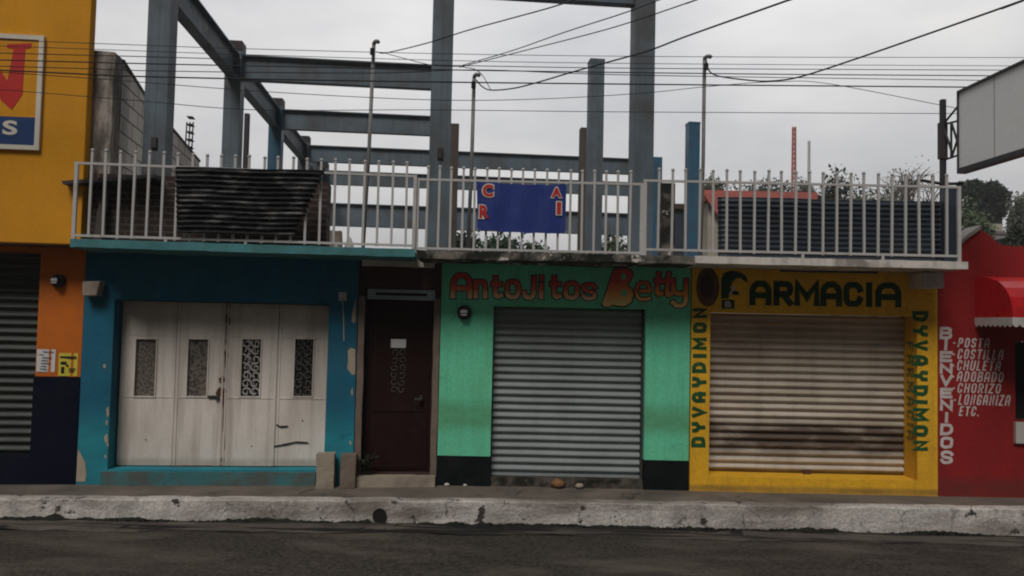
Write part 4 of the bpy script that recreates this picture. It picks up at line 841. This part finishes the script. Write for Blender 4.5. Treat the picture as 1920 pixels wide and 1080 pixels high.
# ------------------------------------------------------------------ dark brick kiosk on the balcony, leaning board
D = -.32
b0, b1 = LF.S(146, 390, D), LF.S(613, 390, D); zt3 = LF.Z(500, 337, D)
sh = thing('rooftop_shed', 'low dark brown brick shed behind the left railing', 'shed', LF, ((b0 + b1) / 2, D, SLAB_T))
mb = MB(); wall(mb, b0, b1, SLAB_T - .003, zt3, [], D, .0); mb.build('brick_wall', M['dark_brick'], sh)
c0, c1 = LF.at(118, 340, -.55), LF.at(292, 327, -.55); c2 = LF.at(120, 346, -.55)
mb = MB(); mb.prism([c0, c1, (c1[0], c1[1] - .045), (c2[0], c2[1])], -.58, -.02); mb.build('roof_plank', M['steel_dark'], sh)
mb = MB(); q = LF.at(187, 440, -.42); q2 = LF.at(198, 350, -.36)
mb.add([(q[0] - .04, -.5, SLAB_T), (q[0] + .05, -.5, SLAB_T), (q2[0] + .045, -.36, q2[1]), (q2[0] - .045, -.36, q2[1]), (q[0] - .04, -.47, SLAB_T), (q[0] + .05, -.47, SLAB_T), (q2[0] + .045, -.33, q2[1]), (q2[0] - .045, -.33, q2[1])],
       [(0, 1, 2, 3), (7, 6, 5, 4), (0, 4, 5, 1), (1, 5, 6, 2), (2, 6, 7, 3), (3, 7, 4, 0)])
single('leaning_plank', mb, M['wood'], 'grey brown plank leaning on the dark shed behind the left railing', 'plank', LF, (q[0], -.5, SLAB_T))

# ------------------------------------------------------------------ railings
RD = -OVER + .045
def railing(fr, xs, ytop_bar, ybot_bar, knob_y, label, xend, feet):
    """xs: photo x of each baluster at half height; bars at constant height; both ends closed by a frame post"""
    a, c = fr.S(xend[0], 400, RD), fr.S(xend[1], 400, RD); xm = (xend[0] + xend[1]) / 2
    zt, zb, zk = fr.Z(xm, ytop_bar, RD), fr.Z(xm, ybot_bar, RD), fr.Z(xm, knob_y, RD)
    t = thing('balcony_railing', label, 'railing', fr, ((a + c) / 2, RD, SLAB_T), 'white railings along the balcony')
    h = .013; off = OFF[t.name]
    mb = MB(); mb.box(a, c, RD - .014, RD + .014, zt - h, zt + h); mb.build('top_bar', M['rail'], t)
    mb = MB(); mb.box(a, c, RD - .014, RD + .014, zb - h, zb + h); mb.build('bottom_bar', M['rail'], t)
    mb = MB()
    for x in (a, c): mb.box(x - .019, x + .019, RD - .0155, RD + .0155, SLAB_T - .01, zt + h + .001)
    build_each(mb, 'end_post', M['rail'], t)
    mb = MB()
    for f in feet: x = fr.S(f, 470, RD); mb.box(x - .015, x + .015, RD - .012, RD + .012, SLAB_T - .02, zb - h)
    build_each(mb, 'foot', M['rail'], t)
    proto = None
    for i, px in enumerate(xs):
        s = fr.S(px, 400, RD)
        if proto is None:
            mb = MB(); r_ = .0128; mb.box(-r_, r_, -r_, r_, zb + h - .03 - off.z, zk - off.z)
            mb.loft([[(rr * math.cos(6.283 * k / 8), rr * math.sin(6.283 * k / 8), zk - off.z + zz) for k in range(8)] for rr, zz in ((.010, -.002), (.021, .01), (.021, .024), (.010, .036))])
            proto = mb.build('baluster', M['rail'], t, off=Vector()); o = proto
        else: o = proto.copy(); C.objects.link(o); o.parent = t
        o.location = (s - off.x, RD - .0 - off.y, rnd.uniform(-.008, .008)); o.rotation_euler = (0, rnd.uniform(-.008, .008), 0)
    return t
rnd = random.Random(12)
railing(LF, [168 + 26.95 * k * 1.002 for k in range(0, 23)][:23], 318, 451, 296, 'white metal railing above the blue shop, leftmost of the three', (140, 777), (310, 460, 630))
railing(RF, [800 + 22.4 * k for k in range(18)], 341, 470, 321, 'white metal railing above the green shop, middle of the three', (782, 1203), (900, 1100))
railing(RF, [1234 + 25.75 * k for k in range(22)], 345, 474, 326, 'white metal railing above the pharmacy, rightmost of the three', (1209, 1798), (1255, 1505, 1655))

# ------------------------------------------------------------------ corrugated sheets
def corrugated(mb, pts_l, pts_r, n, d, amp, fr, m=0):
    """horizontal corrugations between a left and right outline; the outlines are functions of t (0 top .. 1 bottom) giving (s, z)"""
    vs = []; fs = []; K = n * 6; sg_ = 26
    for k in range(K + 1):
        t = k / K; l_, r_ = pts_l(t), pts_r(t); y = d + amp * math.sin(2 * math.pi * n * t)
        for i in range(sg_ + 1):
            u_ = i / sg_; s_ = l_[0] + (r_[0] - l_[0]) * u_; z_ = l_[1] + (r_[1] - l_[1]) * u_
            vs.append((s_, y + .02 * mnoise.noise(Vector((s_ * 1.2, z_ * 1.5, 2))), z_ + .012 * mnoise.noise(Vector((s_ * 1.7, 0, z_ * .6)))))
    W_ = sg_ + 1
    for k in range(K):
        for i in range(sg_): fs.append((k * W_ + i, (k + 1) * W_ + i, (k + 1) * W_ + i + 1, k * W_ + i + 1))
    mb.add(vs, fs, m)
D = -OVER - .02
tl, tr_, br, bl = LF.at(329, 313, D), LF.at(606, 320, D), LF.at(547, 441, D), LF.at(332, 437, D)
mb = MB(); li = lambda a, c: (lambda t: (a[0] + (c[0] - a[0]) * t, a[1] + (c[1] - a[1]) * t))
step = lambda t: (lambda q: (tr_[0] + (br[0] - tr_[0]) * q + .03 * ((t * 14) % 1), tr_[1] + (br[1] - tr_[1]) * t))(min(1, int(t * 14) / 14 * 1.02))
corrugated(mb, li(tl, bl), step, 13, D, .017, LF)
o = single('roofing_sheet', mb, M['sheet_black'], 'black corrugated roofing sheet cut slantwise, hung on the left railing', 'corrugated sheet', LF, ((tl[0] + tr_[0]) / 2, D, bl[1]), smooth=True)
sm = o.modifiers.new('thick', 'SOLIDIFY'); sm.thickness = .003
D = -.42
tl, tr_, br, bl = RF.at(1346, 369, D), RF.at(1763, 379, D), RF.at(1763, 482, D), RF.at(1346, 476, D)
bl = (bl[0], SLAB_T + .01); br = (br[0], SLAB_T + .01)
mb = MB(); corrugated(mb, li(tl, bl), li(tr_, br), 12, D, .014, RF)
o = single('roofing_sheet', mb, M['sheet_navy'], 'dark navy corrugated sheet standing behind the right railing', 'corrugated sheet', RF, ((tl[0] + tr_[0]) / 2, D, bl[1]), smooth=True)
sm = o.modifiers.new('thick', 'SOLIDIFY'); sm.thickness = .003
mb = MB(); mb.box(RF.S(1766, 420, -.45), RF.S(1790, 420, -.45), -.5, -.42, SLAB_T, RF.Z(1778, 352, -.45)); single('dark_board', mb, M['sheet_navy'], 'upright black board behind the right end of the railing', 'board', RF, (RF.S(1778, 420, -.45), -.46, SLAB_T), bevel=.006)

# ------------------------------------------------------------------ banner on the middle railing
D = -OVER - .004
tl, tr_, br, bl = RF.at(894, 340, D), RF.at(1062, 346, D), RF.at(1060, 437, D), RF.at(895, 430, D)
bn = thing('banner', 'blue banner with red white-edged letters tied to the middle railing', 'banner', RF, ((tl[0] + tr_[0]) / 2, D, bl[1]))
mb = MB(); n = 16; vs_ = []
for i in range(n + 1):
    u_ = i / n; a = (tl[0] + (tr_[0] - tl[0]) * u_, tl[1] + (tr_[1] - tl[1]) * u_); c = (bl[0] + (br[0] - bl[0]) * u_, bl[1] + (br[1] - bl[1]) * u_)
    for k in range(5): t_ = k / 4; vs_.append((a[0] + (c[0] - a[0]) * t_, D - .008 + .007 * math.sin(u_ * 19 + t_ * 2.5), a[1] + (c[1] - a[1]) * t_ - .018 * math.sin(math.pi * u_) - .006 * math.sin(u_ * 25)))
mb.add(vs_, [(i * 5 + k, i * 5 + k + 1, (i + 1) * 5 + k + 1, (i + 1) * 5 + k) for i in range(n) for k in range(4)])
mb.build('cloth', mat('blue vinyl', (.025, .045, .22), rough=.4, bump=0, var=.15), bn)
for ch, x0, y0, x1, y1 in (('C', 905, 346, 925, 369), ('A', 1034, 352, 1053, 370), ('R', 899, 385, 917, 409), ('I', 1044, 379, 1052, 402)):
    mb = MB(); b = pbox(RF, x0, y0, x1, y1, D - .012); g = .012
    letters(mb, ch, b, D - .0205, .002, .05, 0, 0); letters(mb, ch, (b[0] - g, b[1] + g, b[2] - g, b[3] + g), D - .0165, .003, .09, 0, 1)
    mb.build('letter', [M['sign_red'], M['sign_white']], bn)

for c_ in (tl, tr_, br, bl):
    MB().tube([(c_[0], D - .008, c_[1]), (c_[0], D + .03, c_[1] + .01), (c_[0] + .01, D + .06, c_[1] + .02)], .007, 5).build('tie', M['rail'], bn)
# ------------------------------------------------------------------ service masts with weatherheads
def mast(top_px, bot_px, d, label, hook):
    a = RF.world(*[RF.S(*bot_px, d), d, SLAB_T - .005]); zt = RF.at(*top_px, d); p1 = Vector((zt[0], d, zt[1]))
    zb = RF.at(*bot_px, d); dirn = (p1 - Vector((zb[0], d, zb[1]))); p0 = p1 - dirn * ((p1.z - SLAB_T + .005) / dirn.z)
    t = thing('service_mast', label, 'electric mast', RF, p0, 'electric service masts on the roof')
    mb = MB(); mb.tube([p0, p0.lerp(p1, .5) + Vector((.01, 0, 0)), p1], .024, 8); mb.build('pipe', M['galv'], t, smooth=True)
    mb = MB(); pts = [p1 + Vector((hook * .035 * (1 - math.cos(x)), -.02 * x, .035 * math.sin(x))) for x in [k * .45 for k in range(7)]]
    mb.tube(pts, .026, 8); mb.build('weatherhead', M['galv'], t, smooth=True)
    mb = MB(); mb.tube([p1 - Vector((0, .03, .12)), p1 - Vector((0, .09, .12))], .018, 6); mb.tube([p1 - Vector((.0, .09, .16)), p1 - Vector((0, .09, .08))], .03, 8); mb.build('insulator', M['plastic_black'], t)
    return p1
t1 = mast((701, 84), (682, 440), .15, 'slender leaning electric mast left of the central steel column', 1)
t2 = mast((889, 146), (878, 440), .20, 'slender electric mast just right of the central steel column', 1)
t3 = mast((1321, 112), (1314, 440), .10, 'slender electric mast beside the short blue column at the right', 1)

# ------------------------------------------------------------------ overhead cables
def cr(p, n=10):
    o = []; p = [p[0] * 2 - p[1]] + p + [p[-1] * 2 - p[-2]]
    for i in range(1, len(p) - 2):
        for k in range(n):
            t = k / n; o.append(.5 * ((2 * p[i]) + (p[i + 1] - p[i - 1]) * t + (2 * p[i - 1] - 5 * p[i] + 4 * p[i + 1] - p[i + 2]) * t * t + (3 * p[i] - p[i - 1] - 3 * p[i + 1] + p[i + 2]) * t ** 3))
    return o + [p[-2]]
def P3(px, py, y): r = ray(px, py); return CAM + r * ((y - CAM.y) / r.y)
def cable(pts, ya, yb, r, label, group='street cables'):
    xa, xb = pts[0][0], pts[-1][0]
    P_ = [P3(x, y, ya + (yb - ya) * (x - xa) / (xb - xa)) for x, y in pts]
    # run on to the next poles, which stand outside the picture
    if group == 'street cables': P_ = [P_[0] + (P_[0] - P_[1]).normalized() * 14] + P_ + [P_[-1] + (P_[-1] - P_[-2]).normalized() * 14]
    elif yb < -3: P_ = P_ + [P_[-1] + (P_[-1] - P_[-2]).normalized() * 9]
    mb = MB(); mb.tube(cr(P_), r * .82, 6); b = P_[0]
    single('overhead_cable', mb, M['cable'], label, 'cable', RF, b, group, smooth=True)
Y0, Y1 = -1.6, .45
for pts, r, lab in (
    ([(-60, 73), (480, 92), (960, 103), (1440, 107), (2000, 108)], .0045, 'thin street cable, topmost of the level cables'),
    ([(-60, 84), (480, 103), (960, 116), (1440, 121), (2000, 124)], .0045, 'thin street cable, second from the top of the level cables'),
    ([(-60, 98), (300, 107), (700, 119), (1100, 127), (1540, 130), (2000, 132)], .006, 'street cable, third from the top of the level cables'),
    ([(-60, 111), (300, 120), (700, 128), (960, 133), (1440, 139), (2000, 143)], .008, 'thicker street cable crossing the sign board, fourth from the top'),
    ([(-60, 122), (300, 133), (700, 137), (900, 131), (1200, 141), (2000, 153)], .006, 'street cable that meets the service drops beside the central column'),
    ([(-60, 129), (250, 143), (700, 152), (1200, 158), (2000, 165)], .010, 'thickest black street cable, running just under the others'),
    ([(-60, 131), (200, 149), (500, 172), (800, 187), (1000, 186), (1200, 175), (1330, 162), (1460, 153), (1560, 158), (1800, 204), (2000, 240)], .005, 'sagging street cable that rises to a crest at the right and then falls'),
    ([(-60, 163), (250, 188), (480, 206), (800, 206), (1200, 210), (2000, 214)], .005, 'lowest level street cable, well below the others')):
    cable(pts, Y0 + rnd.uniform(-.15, .15), Y1, r, lab)
G = 'service drop cables'
cable([(706, 97), (724, 99), (800, 81), (880, 56), (960, 34), (1055, 7), (1180, -40)], .1, -3.5, .008, 'drop cable rising to the right from the leftmost mast', G)
cable([(862, 124), (960, 95), (1060, 60), (1180, 21), (1300, -25)], -.9, -4.5, .006, 'upper of the twin drop cables rising across the central sky', G)
cable([(862, 126), (971, 98), (1101, 65), (1184, 41), (1310, -2), (1400, -35)], -.9, -4.5, .006, 'lower of the twin drop cables rising across the central sky', G)
cable([(893, 150), (905, 163), (922, 169), (960, 166), (999, 157), (1077, 134), (1142, 116), (1216, 95), (1290, 67), (1490, -4), (1600, -45)], .1, -4.5, .010, 'thick drop cable rising to the right from the middle mast', G)
cable([(1324, 112), (1328, 130), (1345, 142), (1400, 150), (1445, 152), (1500, 144), (1600, 112), (1750, 60), (1920, 0), (2000, -30)], .0, -4.0, .011, 'thick drop cable rising to the right from the rightmost mast', G)
cable([(716, 98), (760, 110), (810, 122), (862, 125)], .05, -.9, .006, 'short cable linking the leftmost mast to the street cables', G)
cable([(865, 125), (890, 130), (905, 142), (920, 168)], -.9, .0, .006, 'short kinked cable above the middle mast', G)

# ------------------------------------------------------------------ blank billboard at the right
yL, yR = -.5, -1.6
pl = P3(1798, 172, yL); pl2 = P3(1798, 321, yL); pr1 = P3(1920, 109, yR); 
bb_ = thing('billboard', 'large blank grey billboard panel on a steel mast at the right edge', 'billboard', RF, (pl.x, yL, SLAB_T))
dirn = Vector((pr1.x - pl.x, yR - yL, 0)); e_ = Vector((pl.x, yL, 0)) + dirn * 2.2; nrm = Vector((dirn.y, -dirn.x, 0)).normalized() * .07
if nrm.x < 0: nrm = -nrm
mb = MB(); a0 = Vector((pl.x, yL, 0))
def slab4(mb, a, c, th, z0, z1): 
    mb.add([a + Vector((0, 0, z0)), c + Vector((0, 0, z0)), c + th + Vector((0, 0, z0)), a + th + Vector((0, 0, z0)), a + Vector((0, 0, z1)), c + Vector((0, 0, z1)), c + th + Vector((0, 0, z1)), a + th + Vector((0, 0, z1))],
           [(0, 1, 2, 3), (7, 6, 5, 4), (0, 4, 5, 1), (1, 5, 6, 2), (2, 6, 7, 3), (3, 7, 4, 0)])
slab4(mb, a0, e_, nrm, pl2.z + .03, pl.z - .02); mb.build('panel', mat('blank grey panel', (.82, .82, .82), var=.04, dirt=(.66, .66, .66), damt=.5, dscale=1, bump=.03), bb_)
mb = MB(); k = nrm * .3; slab4(mb, a0 - k, e_ - k, nrm * 1.6, pl2.z - .03, pl2.z + .03); slab4(mb, a0 - k, e_ - k, nrm * 1.6, pl.z - .02, pl.z + .01)
slab4(mb, a0 - dirn * .012 - k, a0 - dirn * .0005 - k, nrm * 1.6, pl2.z - .03, pl.z + .01)
for u_ in (.57,): slab4(mb, a0 + dirn * u_ - k * .06, a0 + dirn * (u_ + .006) - k * .06, nrm * .02, pl2.z + .03, pl.z - .02)
mb.build('frame', M['steel_dark'], bb_)
pm = P3(1768, 330, -.2); mz = P3(1768, 187, -.2).z
mb = MB(); mb.box(pm.x - .028, pm.x + .028, -.228, -.172, SLAB_T - .005, mz); mb.box(pm.x - .045, pm.x + .038, -.24, -.16, P3(1766, 298, -.2).z, P3(1766, 230, -.2).z); mb.build('mast', M['steel_dark'], bb_)
mb = MB(); mm_ = Vector((pm.x, -.2, 0)); q0 = a0 + nrm * .5; zz = [P3(1780, y, -.3).z for y in (214, 230, 298, 306)]
T = lambda a, za, c, zc: mb.tube([a + Vector((0, 0, za)), c + Vector((0, 0, zc))], .014, 5)
m2_ = mm_.lerp(q0, .45)
T(mm_, zz[1], q0, zz[0] + .1); T(mm_, zz[2], q0, zz[2] + .02); T(m2_, zz[2], m2_, zz[1]); T(mm_, zz[1], m2_, zz[2] + .1); T(m2_, zz[1], q0, zz[2]); T(m2_, zz[2], q0, zz[1] - .1); T(mm_, zz[1], q0, zz[1] - .02)
mb.build('truss', M['steel_dark'], bb_)
mb = MB(); qa, qb, qc = P3(1720, 337, -.25), P3(1768, 345, -.2), P3(1806, 344, -.3); mb.tube([qa, qb, qc], .02, 6); mb.build('foot_arm', M['steel_dark'], bb_)

# ------------------------------------------------------------------ drain pipe in the kerb
q = P3(712, 966, kerb_y(-1.5)); y = kerb_y(q.x) - .012
t = thing('drain_pipe', 'black round drain pipe opening in the white kerb', 'drain pipe', RF, (q.x, y, q.z))
ring = lambda r_, dy: [(q.x + r_ * math.cos(a), y + dy, q.z + r_ * math.sin(a)) for a in [6.283 * k / 18 for k in range(18)]]
MB().loft([ring(.078, .06), ring(.078, -.022), ring(.068, -.022), ring(.066, .05)], cap=False).build('pipe', M['plastic_black'], t)
MB().loft([ring(.067, -.014), ring(.03, -.010)], cap=True).build('dark_disc', M['dark_in'], t)  # disc in front of the solid kerb, pipe shade put into its colour

# ------------------------------------------------------------------ things on the roof seen through the railing
b = pbox(LF, 616, 434, 640, 456, 6.); mb = MB(); mb.rough(b[0], b[1], 5.8, 6.2, SLAB_T, b[3], .1, .02, 61); single('rubble_block', mb, M['concrete_tan'], 'small brown rubble block on the roof behind the left railing', 'rubble', LF, ((b[0] + b[1]) / 2, 6, SLAB_T))
s, z = LF.at(655, 448, 6.); mb = MB(); rings = []
for k in range(6):
    th = math.pi * .5 * k / 5; rings.append([(s + .14 * math.cos(th) * math.cos(a) * (1 + .3 * mnoise.noise(Vector((math.cos(a), math.sin(a), k)))), 6 + .12 * math.cos(th) * math.sin(a), SLAB_T + (z + .05 - SLAB_T) * math.sin(th)) for a in [6.283 * j / 12 for j in range(12)]])
mb.loft(rings); single('white_sack', mb, mat('white sack', (.6, .6, .6), bump=.2), 'white sack slumped beside the rubble block on the roof', 'sack', LF, (s, 6, SLAB_T), smooth=True)

# ------------------------------------------------------------------ far houses
def house(px0, px1, pyt, dist, label, cw, croof, roof_h=1.0, depth=6, win=2, eave=.3, gable=False, flat=False, ft=.12):
    y = dist - DIST; a, c = P3(px0, pyt, y), P3(px1, pyt, y); zr = (a.z + c.z) / 2; g = ground_z((a.x + c.x) / 2, y)
    t = thing('house', label, 'house', RF, ((a.x + c.x) / 2, y, g), 'houses beyond the roofs'); x0, x1 = a.x, c.x
    rng = random.Random(int(px0)); zw = zr - (ft if flat else roof_h); wn = []
    for k in range(win): cx = x0 + (x1 - x0) * (k + .5) / win; wn.append((cx - .45, cx + .45, zw - 1.7, zw - .6))
    mb = MB(); wall(mb, x0, x1, g - .3, zw, wn, y, y + .2); mb.box(x0, x0 + .2, y + .2, y + depth, g - .3, zw); mb.box(x1 - .2, x1, y + .2, y + depth, g - .3, zw); mb.box(x0 + .2, x1 - .2, y + depth - .2, y + depth, g - .3, zw); mb.build('wall', cw, t)
    for w_ in wn:
        mb = MB(); mb.box(w_[0] + .01, w_[1] - .01, y + .08, y + .12, w_[2] + .01, w_[3] - .01); mb.box((w_[0] + w_[1]) / 2 - .03, (w_[0] + w_[1]) / 2 + .03, y + .05, y + .0799, w_[2] + .01, w_[3] - .01); mb.build('window', M['dark_in'], t)
    mb = MB()
    if flat: mb.box(x0 - eave, x1 + eave, y - eave, y + depth + eave, zw + .002, zr)
    elif gable: 
        xm = (x0 + x1) / 2; mb.prism([(x0 - eave, zw), (xm, zr), (x1 + eave, zw), (x1 + eave, zw + .12), (xm, zr + .12), (x0 - eave, zw + .12)], y - eave, y + depth + eave)
    else:
        mb.add([(x0 - eave, y - eave, zw + .002), (x1 + eave, y - eave, zw + .002), (x1 + eave, y + depth, zr), (x0 - eave, y + depth, zr), (x0 - eave, y - eave, zw + .14), (x1 + eave, y - eave, zw + .14), (x1 + eave, y + depth, zr + .14), (x0 - eave, y + depth, zr + .14)],
               [(0, 3, 2, 1), (4, 5, 6, 7), (0, 1, 5, 4), (1, 2, 6, 5), (2, 3, 7, 6), (3, 0, 4, 7)])
    mb.build('roof', croof, t); return t
M['red_roof'] = mat('faded red sheet roof', (.52, .15, .13), var=.15, dirt=(.25, .09, .08), damt=.5)
M['cream'] = mat('cream house wall', (.42, .38, .30), dirt=(.22, .2, .16), damt=.6); M['grey_h'] = mat('grey house wall', (.30, .29, .27), dirt=(.15, .14, .13), damt=.6)
M['dark_roof'] = mat('dark tile roof', (.07, .055, .045), var=.3); M['tin'] = mat('tin roof', (.48, .47, .46), rough=.5)
hr_ = house(1328, 1520, 360, 25, 'house with a faded red roof edge behind the right railing', M['cream'], M['red_roof'], 1.0, 7, 2, .16, flat=True, ft=.34)
y_ = 25 - DIST; q_ = [P3(x, y, y_ - .2) for x, y in ((1317, 362), (1348, 364), (1348, 408))]
mb = MB(); mb.prism([(p.x, p.z) for p in q_], y_ - .24, y_ - .17); mb.build('gable_panel', M['red_roof'], hr_)
house(1262, 1284, 372, 21, 'narrow dark walled hut between the two blue columns', M['sheet_navy'], M['dark_roof'], .3, 4, 0, .1)
house(1862, 1912, 396, 48, 'brown tile roofed house on the hillside at the right edge', M['grey_h'], M['dark_roof'], 1.6, 8, 2)
house(1830, 1862, 436, 40, 'small pale tin roofed house above the red parapet', M['cream'], M['tin'], .7, 6, 1)
house(1845, 1880, 382, 70, 'cream flat roofed house below the dark tree at the right', M['cream'], M['grey_h'], .4, 8, 2, .2, flat=True)
house(1905, 1960, 440, 36, 'grey flat roofed house cut off by the right edge', M['grey_h'], M['tin'], .4, 8, 1, .2, flat=True)
# masts far off
def far_tower(px, py, dist, w, m, label, name):
    y = dist - DIST; p = P3(px, py, y); g = ground_z(p.x, y); mb = MB(); n = int((p.z - g) / (w * 2.2))
    for a in (-1, 1):
        for c in (-1, 1): mb.tube([(p.x + a * w, y + c * w, g - .5), (p.x + a * w * .55, y + c * w * .55, p.z)], w * .28, 4)
    for k in range(n):
        z0 = g + (p.z - g) * k / n; z1 = g + (p.z - g) * (k + 1) / n; s0_ = w * (1 - .45 * k / n)
        for c in (-1, 1):
            mb.tube([(p.x - s0_, y + c * s0_, z0), (p.x + s0_ * .97, y + c * s0_, z1)], w * .2, 4); mb.tube([(p.x + c * s0_, y - s0_, z0), (p.x + c * s0_, y + s0_ * .97, z1)], w * .2, 4)
    single(name, mb, m, label, 'tower', RF, (p.x, y, g))
far_tower(1489, 238, 110, .32, mat('hazed red tower paint', (.50, .16, .14), bump=0), 'haze-paled red lattice tower rising far behind the red roof', 'lattice_tower')  # red paled towards pink, distance haze put into the colour
far_tower(1517, 264, 190, .34, mat('pale tower paint', (.62, .60, .62), bump=0), 'pale thin antenna tower far behind, right of the red tower', 'antenna_tower')

# ------------------------------------------------------------------ trees
def leaf_mat(name, c):
    m = mat(name, c, var=.45, vscale=.9, bump=0, rough=.7, fine=.2); return m
def tree(px, pyt, dist, wpx, label, col, crown_frac=.65, n=3200, leaf=.22, bare=False, seed=1, name='leafy_tree', flat=1.0):
    y = dist - DIST; n = int(n * 4.5); leaf *= .62; wpx *= 1.35; tp = P3(px, pyt + 3, y); g = ground_z(tp.x, y); H = tp.z - g; rad = wpx * dist / FPX / 2; rng = random.Random(seed)
    t = thing(name, label, 'tree', RF, (tp.x, y, g), 'trees beyond the roofs'); base = Vector((tp.x, y, g - .3))
    cz0 = g + H * (1 - crown_frac); ch = (tp.z - cz0) / 2; cc = Vector((tp.x, y, cz0 + ch))
    wood = MB(); top_ = Vector((tp.x + rng.uniform(-.3, .3), y, cz0 + ch * .9)); r0 = .05 * H * .5 + .05
    wood.tube([base, base.lerp(top_, .4) + Vector((rng.uniform(-.2, .2), 0, 0)), top_], r0, 7, r1=r0 * .35)
    clumps = []
    nl = 22 if not bare else 30
    for i in range(nl):
        while True:
            q = Vector((rng.uniform(-1, 1), rng.uniform(-1, 1), rng.uniform(-1, 1)))
            if .35 < q.length < 1: break
        c = cc + Vector((q.x * rad * .72, q.y * rad * .72, (1 - (1 - abs(q.z)) ** 2) * math.copysign(.67, q.z) * ch * flat)); st = base.lerp(top_, rng.uniform(.55, 1))
        md = st.lerp(c, .5) + Vector((rng.uniform(-.2, .2), rng.uniform(-.2, .2), rng.uniform(0, .3))) * rad * .4
        wood.tube([st, md, c], r0 * .3, 5, r1=r0 * .06); clumps.append((c, rng.uniform(.24, .46)))
        if bare:
            for k in range(12):
                e = c + Vector((rng.uniform(-1, 1), rng.uniform(-1, 1), rng.uniform(-.2, .75))) * rad * .36; wood.tube([md.lerp(c, rng.uniform(.2, 1)), c.lerp(e, .5) + Vector((0, 0, rng.uniform(-.1, .2))), e], r0 * .10, 3, r1=r0 * .045)
    wood.build('trunk', mat('bark ' + str(seed), (.16, .14, .125) if bare else (.07, .055, .045), bump=0), t)
    lv = MB()
    for i in range(n):
        c, k = rng.choice(clumps); d_ = Vector((rng.gauss(0, 1), rng.gauss(0, 1), rng.gauss(0, .8))); d_ = d_.normalized() * (min(1.05, abs(rng.gauss(.7, .22))))
        p = c + Vector((d_.x * rad * k, d_.y * rad * k, d_.z * ch * k * 1.1)); s_ = leaf * rng.uniform(.6, 1.3)
        u_ = Vector((rng.uniform(-1, 1), rng.uniform(-1, 1), rng.uniform(-1, 1))).normalized(); v_ = u_.cross(Vector((rng.uniform(-1, 1), rng.uniform(-1, 1), rng.uniform(-1, 1)))).normalized()
        lv.add([p - u_ * s_, p + v_ * s_ * .5, p + u_ * s_, p - v_ * s_ * .5], [(0, 1, 2, 3)])
    lv.build('crown', leaf_mat('leaf ' + str(seed), col), t)
DK, MG, OL, GY = (.075, .095, .065), (.10, .135, .075), (.14, .15, .10), (.28, .27, .24)  # greens paled towards grey, some distance haze put into the colours
tree(1352, 326, 52, 110, 'grey green bushy tree behind the short blue column', OL, .6, 2600, .22, seed=11)
tree(1436, 333, 56, 90, 'low dark round tree left of the red tower', DK, .6, 2400, .22, seed=12)
tree(1500, 322, 60, 70, 'loose olive tree at the foot of the red tower', OL, .6, 1700, .22, seed=13)
tree(1568, 318, 50, 100, 'dark feathery tree right of the red tower', (.035, .05, .03), .6, 2500, .22, seed=14)
tree(1675, 302, 46, 165, 'pale half bare tree with thin grey branches at the right', GY, .55, 420, .12, bare=True, seed=15, name='bare_tree')
tree(1640, 358, 40, 150, 'mid green bushy tree below the bare tree', MG, .5, 2600, .2, seed=16)
tree(1735, 362, 38, 80, 'dark bush left of the billboard mast', DK, .5, 1500, .2, seed=21)
tree(1834, 330, 62, 76, 'broad dense dark green tree beside the billboard', (.018, .036, .02), .30, 5200, .28, seed=17, flat=.8)
tree(1812, 380, 30, 90, 'bright mid green bush behind the red parapet', MG, .55, 3000, .16, seed=18)
tree(1915, 356, 58, 45, 'thin olive tree at the right edge above the tiled house', OL, .6, 1700, .2, seed=19)
tree(1895, 415, 28, 70, 'dark low bush behind the flat part of the red parapet', (.03, .042, .022), .6, 1800, .15, seed=20)
tree(870, 428, 34, 110, 'dark green tree low behind the middle railing, left of centre', (.018, .05, .022), .6, 3000, .18, seed=22)
tree(960, 436, 36, 130, 'dark green tree low behind the blue banner', (.022, .06, .025), .6, 3000, .18, seed=23)
tree(1150, 438, 33, 80, 'green tree low behind the tall free standing column', MG, .6, 2000, .16, seed=24)

# ------------------------------------------------------------------ damp morning air
hm = bpy.data.materials.new('haze'); hm.use_nodes = True; t = hm.node_tree; t.nodes.clear()
o = t.nodes.new('ShaderNodeOutputMaterial'); v = t.nodes.new('ShaderNodeVolumePrincipled'); t.links.new(v.outputs[0], o.inputs['Volume'])
v.inputs['Density'].default_value = .0010; v.inputs['Color'].default_value = (.93, .94, .96, 1); v.inputs['Anisotropy'].default_value = .2
hz = MB().box(-410, 410, -130, 460, -6, 26).build('haze', hm); hz['kind'] = 'stuff'; hz['label'] = 'thin pale haze in the air over the street'
